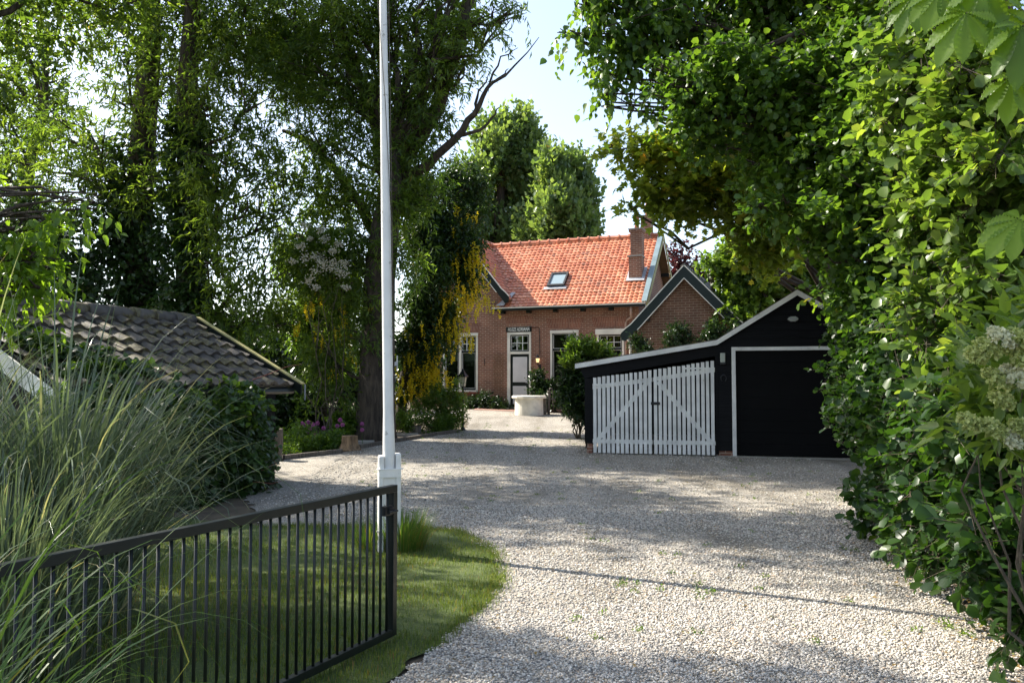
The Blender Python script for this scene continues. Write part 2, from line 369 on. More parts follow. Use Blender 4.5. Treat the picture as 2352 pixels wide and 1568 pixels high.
LEAF = {   # (along, across, up) templates and triangles
    'diamond': (np.array([(0, 0, 0), (.42, .5, .10), (1, 0, -.06), (.42, -.5, .10)]), np.array([(0, 2, 1), (0, 3, 2)])),
    'round': (np.array([(0, 0, 0), (.35, .40, .10), (.78, .50, .03), (1, 0, -.10), (.78, -.50, .03), (.35, -.40, .10), (.5, 0, -.03)]),
              np.array([(0, 6, 1), (1, 6, 2), (2, 6, 3), (3, 6, 4), (4, 6, 5), (5, 6, 0)])),
    'heart': (np.array([(0, 0, 0), (.12, .42, .06), (.45, .46, .06), (1, 0, -.08), (.45, -.46, .06), (.12, -.42, .06)]),
              np.array([(0, 3, 2), (0, 2, 1), (0, 4, 3), (0, 5, 4)])),
    'lobed': (np.array([(0, 0, 0), (.10, .55, .03), (.38, .28, .05), (.62, .55, .02), (.66, .2, .03), (1, 0, -.08), (.66, -.2, .03), (.62, -.55, .02), (.38, -.28, .05), (.10, -.55, .03)]),
              np.array([(0, 2, 1), (0, 4, 2), (2, 4, 3), (0, 5, 4), (0, 6, 5), (0, 8, 6), (8, 7, 6), (0, 9, 8)])),
}
def leaves(name, P, A, U, Ls, wr, mat, shape='diamond', parent=None, rnd=None):
    """P positions, A axis, U approx normal, Ls lengths, wr width ratio"""
    T, F = LEAF[shape]; n = len(P); A = nrm(A); S = nrm(np.cross(A, U)); Nn = np.cross(S, A)
    Ls = Ls[:, None, None]
    V = P[:, None, :] + Ls * (T[None, :, 0, None] * A[:, None, :] + T[None, :, 1, None] * wr * S[:, None, :] + T[None, :, 2, None] * Nn[:, None, :])
    k = len(T); FF = (np.arange(n)[:, None, None] * k + F[None]).reshape(-1, 3)
    r = rng.random(n) if rnd is None else rnd
    return np_mesh(name, V.reshape(-1, 3), FF, mat, np.repeat(r, k), parent, smooth=(shape == 'round'))

def sphere_dirs(n):
    v = rng.normal(size=(n, 3)); return nrm(v)
def subclumps(cl, k=7, f=.5, spread=.78):
    out = []
    for c in cl:
        c = list(c); r = c[3]; asp = c[4] if len(c) > 4 else 1.0
        for d in sphere_dirs(k):
            q = r * spread * rng.random() ** .5
            out.append((c[0] + d[0] * q, c[1] + d[1] * q, c[2] + d[2] * q * asp, r * f * rng.uniform(.75, 1.25), asp))
        out.append((c[0], c[1], c[2], r * f, asp))
    return out
def spray_leaves(cl, nleaf, L, wr, per=10, slen=.5, droop=.1, up=.7, lvar=.45, fill=.55):
    """leaves set on short sprays through the given clumps"""
    cl = np.array([(c[0], c[1], c[2], c[3], c[4] if len(c) > 4 else 1) for c in cl], float)
    w = cl[:, 3] ** 2.2; w /= w.sum(); ns = max(1, nleaf // per)
    idx = rng.choice(len(cl), ns, p=w); d = sphere_dirs(ns); q = rng.random(ns) ** fill
    C = cl[idx]; O = C[:, :3] + d * (C[:, 3] * q)[:, None] * np.stack([np.ones(ns), np.ones(ns), C[:, 4]], 1)
    D = nrm(d * .8 + rng.normal(size=(ns, 3)) * .55 + np.array([0, 0, .15 - droop]))
    t = (np.arange(per) + .5) / per
    SL = slen * rng.uniform(.6, 1.3, ns)
    P = O[:, None] + D[:, None] * (t[None, :, None] * SL[:, None, None]); P[..., 2] -= droop * (t ** 2)[None] * SL[:, None]
    spray_leaves.last = (O, D, SL, droop)
    P = P.reshape(-1, 3) + rng.normal(size=(ns * per, 3)) * L * .12
    DD = np.repeat(D, per, 0)
    A = nrm(DD * .7 + rng.normal(size=(ns * per, 3)) * .6 + np.array([0, 0, -droop * 1.4]))
    U = nrm(rng.normal(size=(ns * per, 3)) * .55 + np.array([0, 0, up]) + DD * .25)
    Ls = L * rng.uniform(1 - lvar, 1 + lvar, ns * per)
    rr = np.clip(np.repeat(rng.random(ns) * .6, per) + rng.random(ns * per) * .4, 0, 1)
    return P, A, U, Ls, rr
def jag(p, q, n, amt):
    p = Vector(p); q = Vector(q); L = (q - p).length; out = [p]
    for k in range(1, n):
        out.append(p.lerp(q, k / n) + Vector(rng.normal(size=3)) * L * amt)
    out.append(q); return out
def trunk_mesh(mb, path, radii, n=12): mb.tube(path, radii, n)
def limbs(mb, trunk_pts, targets, r0=.12, sag=.08, twigs=5, tr=.5, n=7):
    """limbs from the nearest lower trunk node to each clump, then finer twigs in the clump"""
    T = [Vector(p) for p in trunk_pts]
    for c in targets:
        c3 = Vector(c[:3]); r = c[3]
        cand = [p for p in T if p.z < c3.z - .12 * (c3 - p).length] or [T[0]]
        b = min(cand, key=lambda p: (p - c3).length)
        L = (c3 - b).length; rr = min(r0, .014 * L + .02 * r + .01)
        pts = jag(b, c3, 5, .05)
        for k, p in enumerate(pts[1:-1], 1): p.z += sag * L * math.sin(math.pi * k / 5)
        mb.tube(pts, [rr * (1 - .16 * k) for k in range(len(pts))], n, cap=False)
        for d in sphere_dirs(twigs):
            e = c3 + Vector((d[0], d[1], abs(d[2]) * .6 + .2 * d[2])) * r * .95
            s = pts[-1 - int(rng.integers(0, 3))]
            mb.tube(jag(s, e, 3, .07), [rr * tr, rr * tr * .7, rr * tr * .45, rr * tr * .2], 5, cap=False)
def tree(name, label, cat, base, trunk, tr_r, clumps, nleaf, L, wr, mat, shape='diamond', group=None, barkm='bark', k=7, f=.5,
         per=10, slen=.5, droop=.1, r0=.12, twigs=5, fill=.55, crown='crown', extra=None, up=.7, spread=.78):
    """base: Vector. trunk: list of world points. everything stored relative to the base"""
    b = Vector(base); t = thing(name, label, cat, b, 0, group)
    mb = MB(); tp = [Vector(p) - b for p in trunk]; mb.tube(tp, tr_r, 14)
    cl = [(c[0] - b.x, c[1] - b.y, c[2] - b.z, *c[3:]) for c in clumps]
    limbs(mb, tp[1:], cl, r0, twigs=twigs)
    if extra: extra(mb, b)
    mb.build('trunk', barkm, t, smooth=True)
    P, A, U, Ls, rr = spray_leaves(subclumps(cl, k, f, spread), nleaf, L, wr, per, slen, droop, fill=fill, up=up)
    leaves(crown, P, A, U, Ls, wr, M[mat], shape, t, rr)
    return t
def twig_mesh(parent, w=.0022):
    O, D, SL, dr = spray_leaves.last; n = len(O); S = nrm(np.cross(D, rng.normal(size=(n, 3)))); B = np.cross(D, S); V = []
    for f in (-.35, .3, 1.0):
        c = O + D * (SL * f)[:, None]; c = c - np.array([0, 0, 1.]) * (dr * max(f, 0) ** 2 * SL)[:, None]; ww = w * (1.25 - f * .8)
        for a in (0, 2.094, 4.189): V.append(c + (S * math.cos(a) + B * math.sin(a)) * ww)
    V = np.stack(V, 1); F = []
    for k in (0, 3):
        for a in range(3): F.append((k + a, k + (a + 1) % 3, k + 3 + (a + 1) % 3, k + 3 + a))
    FF = (np.arange(n)[:, None, None] * 9 + np.array(F)[None]).reshape(-1, 4)
    np_mesh('twigs', V.reshape(-1, 3), FF, 'bark_twig', None, parent)
def C(px, py, d, r, asp=1.0):
    p = at(px, py, d); return (p.x, p.y, p.z, r, asp)
def shrub(name, label, cat, clumps, nleaf, L, wr, mat, shape='diamond', group=None, base=None, per=8, slen=.25, droop=.05, k=6, f=.5, stems=6, fill=.55, up=.7, crown='foliage', spread=.78, sr=.02, tw=0):
    cx = np.mean([c[0] for c in clumps]); cy = np.mean([c[1] for c in clumps])
    b = Vector(base) if base is not None else Vector((cx, cy, gz(cy)))
    t = thing(name, label, cat, b, 0, group)
    cl = [(c[0] - b.x, c[1] - b.y, c[2] - b.z, *c[3:]) for c in clumps]
    mb = MB()
    for c in cl:
        for _ in range(max(1, stems // len(cl))):
            s = Vector((rng.normal() * .08 + c[0] * .35, rng.normal() * .08 + c[1] * .35, 0))
            e = Vector(c[:3]) + Vector(sphere_dirs(1)[0]) * c[3] * .6
            mb.tube(jag(s, e, 7, .03), [sr * (1 - .12 * q_) for q_ in range(8)], 6, cap=False)
    mb.build('stem', 'bark_twig', t, smooth=True)
    P, A, U, Ls, rr = spray_leaves(subclumps(cl, k, f, spread), nleaf, L, wr, per, slen, droop, fill=fill, up=up)
    leaves(crown, P, A, U, Ls, wr, M[mat], shape, t, rr)
    if tw: twig_mesh(t, tw)
    return t
def blades(name, base, az, th0, bend, Ls, W, mat, parent=None, seg=9, rnd=None, twist=0, pw=2.1):
    """ribbons: base (n,3), azimuth, starting lean, bend added towards the tip (radians), length, width"""
    n = len(base); t = np.linspace(0, 1, seg + 1)
    th = th0[:, None] + bend[:, None] * t[None] ** pw
    h = np.stack([np.cos(az), np.sin(az), np.zeros(n)], 1)
    step = (Ls / seg)[:, None]
    dx = np.concatenate([np.zeros((n, 1)), np.cumsum(np.sin(th[:, :-1]) * step, 1)], 1)
    dz = np.concatenate([np.zeros((n, 1)), np.cumsum(np.cos(th[:, :-1]) * step, 1)], 1)
    Cn = base[:, None] + dx[..., None] * h[:, None] + dz[..., None] * np.array([0, 0, 1.])
    tw = rng.normal(size=n) * twist
    side = np.stack([-np.sin(az + tw), np.cos(az + tw), np.zeros(n)], 1)
    w = (W[:, None] * np.minimum(1, (1 - t) * 3.2 + .04)[None] * (.7 + .3 * np.minimum(1, t * 4))[None] / 2)[..., None]
    V = np.stack([Cn - side[:, None] * w, Cn + side[:, None] * w], 2)      # n, seg+1, 2, 3
    i = np.arange(n)[:, None] * (2 * (seg + 1)) + np.arange(seg)[None] * 2
    F = np.stack([i, i + 1, i + 3, i + 2], -1).reshape(-1, 4)
    r = rng.random(n) if rnd is None else rnd
    return np_mesh(name, V.reshape(-1, 3), F, mat, np.repeat(r, 2 * (seg + 1)), parent)

# ------------------------------------------------------------------ the ground
def clip_y(poly, y0, sign):
    out = []
    for i in range(len(poly)):
        a, b = poly[i], poly[(i + 1) % len(poly)]
        ia, ib = (a[1] - y0) * sign >= 0, (b[1] - y0) * sign >= 0
        if ia: out.append(a)
        if ia != ib:
            t = (y0 - a[1]) / (b[1] - a[1]); out.append((a[0] + (b[0] - a[0]) * t, y0))
    return out
def rough_edge(poly, step=.25, amt=.05, lo=0, hi=60):
    out = []
    for i in range(len(poly)):
        a = np.array(poly[i]); b = np.array(poly[(i + 1) % len(poly)]); L = np.linalg.norm(b - a)
        n = max(1, int(L / step)) if L < 14 else 1
        for k in range(n):
            p = a + (b - a) * k / n
            if n > 1: p = p + rng.normal(size=2) * amt
            out.append(tuple(p))
    return out
def sheet(name, poly, dz, mat, kind='structure'):
    mb = MB()
    ys = [-60, 13, 17, 24, 28, 33, 42, 700]
    for a, b in zip(ys[:-1], ys[1:]):
        q = clip_y(clip_y(poly, a, 1), b, -1)
        if len(q) >= 3: mb.face([(x, y, gz(y) + dz) for x, y in q])
    o = mb.build(name, mat); props(o, kind=kind)
    for p in o.data.polygons:
        if p.normal.z < 0: p.flip()
    return o
sheet('ground', [(-500, -40), (500, -40), (500, 600), (-500, 600)], -.012, 'soil')
def G2(px, py): p = gnd(px, py); return (p.x, p.y)
near_edge = [G2(*q) for q in ((820, 1660), (905, 1568), (1000, 1480), (1105, 1395), (1150, 1330), (1128, 1262), (1050, 1220), (925, 1208), (600, 1210))]
left_edge = [G2(*q) for q in ((560, 1130), (655, 1053), (787, 1039), (823, 1030), (915, 1013), (958, 1003), (1051, 992), (1066, 988), (1078, 970), (1066, 958), (940, 964), (820, 962))]
far_edge = [(-7.0, 32.5), (-2.5, 31.5), (-1.1, 31.6), (.2, 31.0), (3.2, 29.9), (4.6, 29.4), (12, 26)]
right_edge = [(12, 16.0)] + [G2(*q) for q in ((1990, 1056), (2018, 1120), (2090, 1290), (2235, 1395), (2310, 1475), (2400, 1520), (2700, 1700))]
gravel_poly = rough_edge([(-.9, .5), (-.9, 1.8)] + near_edge + left_edge + far_edge + right_edge + [(3.0, .5)], step=.12, amt=.035)
sheet('gravel_driveway', gravel_poly, 0.0, 'gravel')
lawn_near = rough_edge([(-9, .5), (-1.25, .5), (-1.2, 2.2), (-1.05, 3.3), (-.86, 3.95), (-.72, 4.5), (-.56, 5.0), (-.40, 5.5)] + [(x + .02, y + .02) for x, y in near_edge[3:]] + [(-4.5, 10.2), (-9, 9)], step=.12, amt=.035)
sheet('lawn', lawn_near, 0.006, 'lawn')
sheet('back_lawn', [(-16, 19), (-5.0, 19), (-4.2, 23.2), (-3.3, 24.5), (-3.6, 31), (-9, 36), (-16, 36)], 0.008, 'lawn')
sheet('paved_terrace', [(-1.5, 31.35), (-.2, 30.7), (1.0, 30.2), (3.9, 29.3), (5.0, 29.7), (4.4, 30.8), (-1.3, 33.0)], .010, 'paving')

# ------------------------------------------------------------------ tiles and brick helpers
def tiles(mb, O, U, V, Nn, W, L, tw, th, amp=.02, step=.026, sub=6, prof=None):
    O, U, V, Nn = map(Vector, (O, U, V, Nn)); nc = round(W / tw); tw = W / nc; nr = round(L / th); th = L / nr
    prof = prof or (lambda f: math.sin(2 * math.pi * f) * .75 + .25 * math.sin(4 * math.pi * f + .6))
    for r in range(nr):
        for c in range(nc):
            jz = rng.normal() * .003
            for k in range(sub):
                f0, f1 = k / sub, (k + 1) / sub
                x0, x1 = (c + f0) * tw, (c + f1) * tw; h0, h1 = amp * prof(f0) + jz, amp * prof(f1) + jz
                y0, y1 = r * th, (r + 1) * th
                a = O + U * x0 + V * y0; b = O + U * x1 + V * y0; d = O + U * x1 + V * y1; e = O + U * x0 + V * y1
                a1, b1 = a + Nn * (h0 + step), b + Nn * (h1 + step)
                uv = [(c + f0 * .98 + .01, r + .01), (c + f1 * .98 + .01, r + .01), (c + f1 * .98 + .01, r + .98), (c + f0 * .98 + .01, r + .98)]
                mb.face([a1, b1, d + Nn * h1, e + Nn * h0], uv)
                mb.face([a + Nn * (h0 - .012), b + Nn * (h1 - .012), b1, a1], [uv[0], uv[1], uv[1], uv[0]])
def slab(mb, pts, n, t):
    """quad pts, thickness t below along -n"""
    mb.prism(pts, Vector(n) * -t)
def wall_holes(mb, u0, u1, z0, z1, holes, v=0.0, depth=.12):
    us = sorted({u0, u1, *[h[0] for h in holes], *[h[1] for h in holes]}); zs = sorted({z0, z1, *[h[2] for h in holes], *[h[3] for h in holes]})
    for a, b in zip(us[:-1], us[1:]):
        for c, d in zip(zs[:-1], zs[1:]):
            if any(h[0] <= a and b <= h[1] and h[2] <= c and d <= h[3] for h in holes): continue
            mb.face([(a, v, c), (b, v, c), (b, v, d), (a, v, d)])
    for a, b, c, d in holes:
        mb.face([(a, v, c), (a, v, d), (a, v + depth, d), (a, v + depth, c)]); mb.face([(b, v, c), (b, v + depth, c), (b, v + depth, d), (b, v, d)])
        mb.face([(a, v, d), (b, v, d), (b, v + depth, d), (a, v + depth, d)]); mb.face([(a, v, c), (a, v + depth, c), (b, v + depth, c), (b, v, c)])
def frame(mb, u0, u1, z0, z1, w, v0, v1, wb=None):
    wb = w if wb is None else wb
    mb.box(u0, u0 + w, v0, v1, z0, z1); mb.box(u1 - w, u1, v0, v1, z0, z1)
    mb.box(u0 + w, u1 - w, v0, v1, z1 - w, z1); mb.box(u0 + w, u1 - w, v0, v1, z0, z0 + wb)

# ------------------------------------------------------------------ the house
HA = R(-21.5)
house = thing('brick_house', 'red brick house with orange pantile roof, skylight and white window frames', 'house', (4.72, 30.4, .60), HA)
HM = Matrix.Translation(house.location) @ Matrix.Rotation(HA, 4, 'Z'); HI = HM.inverted()
TH = math.atan((6.95 - 3.9) / 3.3); ct, st = math.cos(TH), math.sin(TH)
def roof_pt(px, py):
    p0 = HM @ Vector((0, -.3, 3.95)); n = (HM.to_3x3() @ Vector((0, -st, ct)))
    return HI @ onplane(px, py, p0, n)
def front_pt(px, py, v=0):
    return HI @ onplane(px, py, HM @ Vector((0, v, 0)), HM.to_3x3() @ Vector((0, -1, 0)))
W1 = (-8.10, -6.54, .62, 2.97); W3 = (-3.48, -2.34, .62, 3.0); W4 = (-1.62, -.56, .62, 3.0); DR = (-5.27, -4.27, .03, 2.97)
mb = MB(); wall_holes(mb, -9.5, 0, -.3, 4.02, [W1, W3, W4, DR])
mb.face([(-9.3, 0, 4.02), (-5.22, 0, 4.02), (-5.22, 0, 4.28), (-7.27, 0, 6.9), (-9.3, 0, 4.28)])
mb.face([(0, 0, -.3), (0, 6, -.3), (0, 6, 4.0), (0, 3, 6.78), (0, 0, 4.02)])
mb.face([(-9.5, 0, -.3), (-9.5, 0, 4.0), (-9.5, 6, 4.0), (-9.5, 6, -.3)]); mb.face([(-9.5, 6, -.3), (-9.5, 6, 4.0), (0, 6, 4.0), (0, 6, -.3)])
mb.build('wall', 'brick_red', house)
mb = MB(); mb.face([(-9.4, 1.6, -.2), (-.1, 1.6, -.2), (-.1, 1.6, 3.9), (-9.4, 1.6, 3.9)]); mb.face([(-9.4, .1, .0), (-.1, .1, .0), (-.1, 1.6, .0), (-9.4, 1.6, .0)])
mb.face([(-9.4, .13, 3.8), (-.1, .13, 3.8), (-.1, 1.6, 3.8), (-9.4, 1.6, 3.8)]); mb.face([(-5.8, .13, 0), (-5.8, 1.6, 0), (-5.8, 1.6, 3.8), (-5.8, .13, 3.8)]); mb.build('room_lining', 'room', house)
# main roof
mb = MB(); slopeL = 3.3 / ct
tiles(mb, (-5.62, -.3, 3.95), (1, 0, 0), (0, ct, st), (0, -st, ct), 5.82, slopeL, .18, .19)
tiles(mb, (-7.45, -.3 + .6 * ct / ct, 3.95 + .6 * st / ct), (1, 0, 0), (0, ct, st), (0, -st, ct), 1.83, slopeL - .6 / ct, .18, .19)
roof = mb.build('roof', 'tile_red', house, smooth=False)
mb = MB()
slab(mb, [(-5.7, -.3, 3.92), (.32, -.3, 3.92), (.32, 3, 6.97), (-5.7, 3, 6.97)], (0, -st, ct), .06)
slab(mb, [(-9.3, 6.3, 3.92), (.32, 6.3, 3.92), (.32, 3, 6.97), (-9.3, 3, 6.97)], (0, st, ct), .06)
mb.build('roof_deck', 'wood_edge', house)
mb = MB(); tiles(mb, (.1, 6.3, 3.95), (-1, 0, 0), (0, -ct, st), (0, st, ct), 9.4, slopeL, .3, .4, sub=4); mb.build('rear_roof', 'tile_red', house)
# ridge caps
mb = MB()
for k in range(17):
    u = -7.2 + k * .44; mb.tube([(u - .02, 3, 6.98), (u + .42, 3, 6.98)], [.125, .105], 10); mb.tube([(u - .03, 3, 6.98), (u + .04, 3, 6.98)], [.15, .15], 10)
mb.build('ridge_cap', 'tile_red', roof)
# verge flashing and barge boards on the right gable end
mb = MB(); mb.prism([(.19, -.36, 3.965), (.38, -.36, 3.965), (.38, 3.0, 7.07), (.19, 3.0, 7.07)], (0, -st * .05, ct * .05))
mb.build('verge_flashing', 'zinc', house)
mb = MB()
for sgn in (0, 1):
    y = lambda q: q if not sgn else 6 - q
    mb.prism([(.36, y(-.36), 3.90), (.36, y(3), 7.02), (.36, y(3), 6.80), (.36, y(-.3), 3.72)], (.035, 0, 0))
mb.build('bargeboard', 'moss_board', house)
for v in (1.5, 4.3, 5.7):
    z = 6.80 - abs(v - 3) * .924; MB().box(0, .34, v - .05, v + .05, z - .16, z - .02).build('purlin_end', 'green_black', house)
# gutter, fascia, brackets
mb = MB(); mb.box(-5.75, .34, -.46, -.335, 3.885, 3.925); mb.build('gutter', 'cream_white', house)
mb = MB(); mb.box(-5.75, .33, -.44, -.34, 3.80, 3.884); mb.box(-5.75, .30, -.34, -.002, 3.82, 3.86); mb.build('fascia', 'green_black', house)
for u in (-5.5, -4.4, -3.3, -2.2, -1.1): MB().box(u, u + .16, -.22, -.002, 3.70, 3.815).build('eave_bracket', 'green_black', house)
mb = MB(); mb.tube([(-.22, -.34, 3.83), (-.22, -.30, 3.55), (-.24, -.20, 3.42), (-.42, -.08, 3.34), (-.47, -.07, 3.22), (-.47, -.07, .1)], .045, 10); mb.build('downpipe', 'pvc_pipe', house, smooth=True)
# roof skylight
c = [roof_pt(*q) for q in ((1269.6, 630.8), (1307.7, 630), (1296.6, 659.4), (1257, 661))]
uu0 = (c[0].x + c[3].x) / 2; uu1 = (c[1].x + c[2].x) / 2; vv1 = (c[0].y + c[1].y) / 2; vv0 = (c[2].y + c[3].y) / 2
rp = lambda u, v, h=0: Vector((u, v, 3.95 + (v + .3) * math.tan(TH))) + Vector((0, -st, ct)) * h
mb = MB()
for a, b, cc, d in ((uu0, uu0 + .07, vv0, vv1), (uu1 - .07, uu1, vv0, vv1), (uu0 + .07, uu1 - .07, vv0, vv0 + .06), (uu0 + .07, uu1 - .07, vv1 - .07, vv1)):
    mb.prism([rp(a, cc, .0), rp(b, cc, .0), rp(b, d, .0), rp(a, d, .0)], Vector((0, -st, ct)) * .13)
skl = mb.build('skylight', 'iron', house)
mb = MB(); mb.prism([rp(uu0 + .06, vv0 + .05, .06), rp(uu1 - .06, vv0 + .05, .06), rp(uu1 - .06, vv1 - .06, .06), rp(uu0 + .06, vv1 - .06, .06)], Vector((0, -st, ct)) * .03)
mb.build('pane', 'sky_glass', skl)
mb = MB(); mb.prism([rp(uu0 - .12, vv0 - .12, .045), rp(uu1 + .1, vv0 - .12, .045), rp(uu1 + .1, vv0 + .0, .045), rp(uu0 - .12, vv0 + .0, .045)], Vector((0, -st, ct)) * .012); mb.build('lead_apron', 'lead', skl)
# chimneys
def zloc(px, py, loc):
    w = HM @ Vector(loc); r = ray(px, py); return (CO + r * (w.y / r.y)).z - .60
def chimney(u0, v0, w, d, zb, zs, zt, pot=True, aprons=True):
    mb = MB()
    if zs: mb.box(u0 - w / 2, u0 + w / 2, v0, v0 + d, zb, zs); mb.box(u0 - w / 2 + .06, u0 + w / 2, v0 + .06, v0 + d, zs + .06, zt - .1)
    else: mb.box(u0 - w / 2, u0 + w / 2, v0, v0 + d, zb, zt - .1)
    mb.box(u0 - w / 2 - (.0 if zs else .03), u0 + w / 2 + .04, v0 + .02, v0 + d + .03, zt - .1, zt)
    ch = mb.build('chimney', 'brick_red', house)
    if zs:
        mb = MB(); mb.box(u0 - w / 2 - .05, u0 + w / 2 + .03, v0 - .05, v0 + d + .02, zs, zs + .055); mb.build('chimney_shoulder', 'concrete', ch)
    mb = MB(); mb.prism([(u0 - w / 2 - .02, v0, zt), (u0 + w / 2 + .05, v0, zt), (u0 + w / 2 + .05, v0 + d + .03, zt), (u0 - w / 2 - .02, v0 + d + .03, zt)], (0, 0, .03)); mb.build('cap', 'concrete', ch)
    if pot:
        mb = MB(); mb.lathe([(.10, 0), (.085, .18), (.075, .36), (.10, .38), (.10, .44), (.075, .46), (.075, .6)], (u0 + .02, v0 + d / 2, zt + .03), 12); mb.build('chimney_pot', 'pot_clay', ch, smooth=True)
    if aprons:
        zz = lambda v: 3.95 + (v + .3) * math.tan(TH)
        mb = MB(); mb.prism([rp(u0 - w / 2 - .09, v0 - .08, .05), rp(u0 + w / 2 + .12, v0 - .08, .05), rp(u0 + w / 2 + .12, v0 + d + .05, .05), rp(u0 - w / 2 - .09, v0 + d + .05, .05)], Vector((0, -st, ct)) * .015); mb.build('lead_flashing', 'lead', ch)
    return ch
paint('pot_clay', (.42, .16, .08), .7, scale=9)
cb = roof_pt(1459, 643)
zt = zloc(1459, 527.7, (cb.x, cb.y + .2, 0)); zs = zloc(1459, 589, (cb.x, cb.y, 0))
chimney(cb.x, cb.y, .50, .5, cb.z - .3, zs, zt)
u2 = front_pt(1486, 540, 3.0).x
chimney(u2, 2.8, .42, .45, 6.6, None, zloc(1486, 497, (u2, 3.0, 0)), aprons=False)
# the left wing
TW = math.atan((7.0 - 4.25) / 2.2); cw, sw = math.cos(TW), math.sin(TW)
mb = MB(); tiles(mb, (-5.07, -.33, 4.27), (0, 1, 0), (-cw, 0, sw), (sw, 0, cw), 4.2, 2.2 / cw, .18, .19); tiles(mb, (-9.47, 6, 4.27), (0, -1, 0), (cw, 0, sw), (-sw, 0, cw), 6.33, 2.2 / cw, .3, .34, sub=4)
wr = mb.build('wing_roof', 'tile_red', house)
mb = MB(); slab(mb, [(-5.05, -.33, 4.24), (-5.05, 3.8, 4.24), (-7.27, 3.8, 7.02), (-7.27, -.33, 7.02)], (sw, 0, cw), .06); slab(mb, [(-9.49, 6, 4.24), (-9.49, -.33, 4.24), (-7.27, -.33, 7.02), (-7.27, 6, 7.02)], (-sw, 0, cw), .06); mb.build('wing_deck', 'wood_edge', house)
mb = MB()
for k in range(9): mb.tube([(-7.27, -.33 + k * .44, 7.04), (-7.27, .12 + k * .44, 7.04)], [.13, .105], 10)
mb.build('ridge_cap', 'tile_red', wr)
def barge(mbw, mbg, cx, half, ze, za, v, wd=.26, foot=.22, tr=.035):
    """gable boards: dark board with a thin light edge above and below and a flared foot"""
    for s in (-1, 1):
        A = Vector((cx, v, za)); E = Vector((cx + s * half, v, ze)); d = (E - A).normalized(); n = Vector((-d.z, 0, d.x)) * (1 if s < 0 else -1)
        if n.z > 0: n = -n
        dv = wd / abs(n.z)
        k = E - d * .45
        out = [A, k, k + d * .25 + Vector((s * .03, 0, .03)), E + Vector((s * .05, 0, .03)), E + Vector((s * .07, 0, -.05)), E + Vector((s * .02, 0, -foot)), E + Vector((-s * .10, 0, -foot - .04)), k + n * wd, A - Vector((0, 0, dv))]
        mbg.prism(out, (0, .035, 0))
        for a_, b_ in zip(out[:3], out[1:4]): mbw.prism([a_ + Vector((0, -.012, 0)), b_ + Vector((0, -.012, 0)), b_ + Vector((0, -.012, 0)) - n * tr, a_ + Vector((0, -.012, 0)) - n * tr], (0, .055, 0))
        a_, b_ = A - Vector((0, 0, dv)), k + n * wd
        mbw.prism([a_ + Vector((0, -.01, 0)), b_ + Vector((0, -.01, 0)), b_ + n * tr * .8 + Vector((0, -.01, 0)), a_ - Vector((0, 0, tr * 1.0)) + Vector((0, -.01, 0))], (0, .035, 0))
mw, mg = MB(), MB(); barge(mw, mg, -7.27, 2.16, 4.33, 7.02, -.40, .22, .2); mg.build('bargeboard', 'green_black', house); mw.build('barge_trim', 'cream_white', house)
mb = MB(); mb.prism([rp(-5.62, -.28, .06), rp(-5.30, -.28, .06), rp(-5.02, .32, .06), rp(-5.2, .34, .06)], Vector((0, -st, ct)) * .012); mb.build('valley_lead', 'lead', house)
# soldier arches
def arch(u0, u1, z0, h=.36, fl=.10):
    mb = MB(); n = 14
    for k in range(n):
        f0, f1 = k / n, (k + 1) / n; a = lambda f: u0 + (u1 - u0) * f; b = lambda f: (u0 - fl) + (u1 - u0 + 2 * fl) * f; r = lambda f: .03 * (1 - (2 * f - 1) ** 2)
        q = [(a(f0), -.006, z0 + r(f0) * .3), (a(f1), -.006, z0 + r(f1) * .3), (b(f1), -.006, z0 + h + r(f1)), (b(f0), -.006, z0 + h + r(f0))]
        W_ = (u1 - u0) * 1.08
        mb.face(q, [(0.005, W_ * f0), (0.005, W_ * f1), (.395, W_ * f1), (.395, W_ * f0)])
    mb.build('lintel_arch', 'brick_soldier', house)
arch(-8.12, -6.50, 3.02); arch(-3.56, -2.24, 3.08); arch(-1.72, -.45, 3.08); arch(-5.30, -4.24, 3.30, .26)
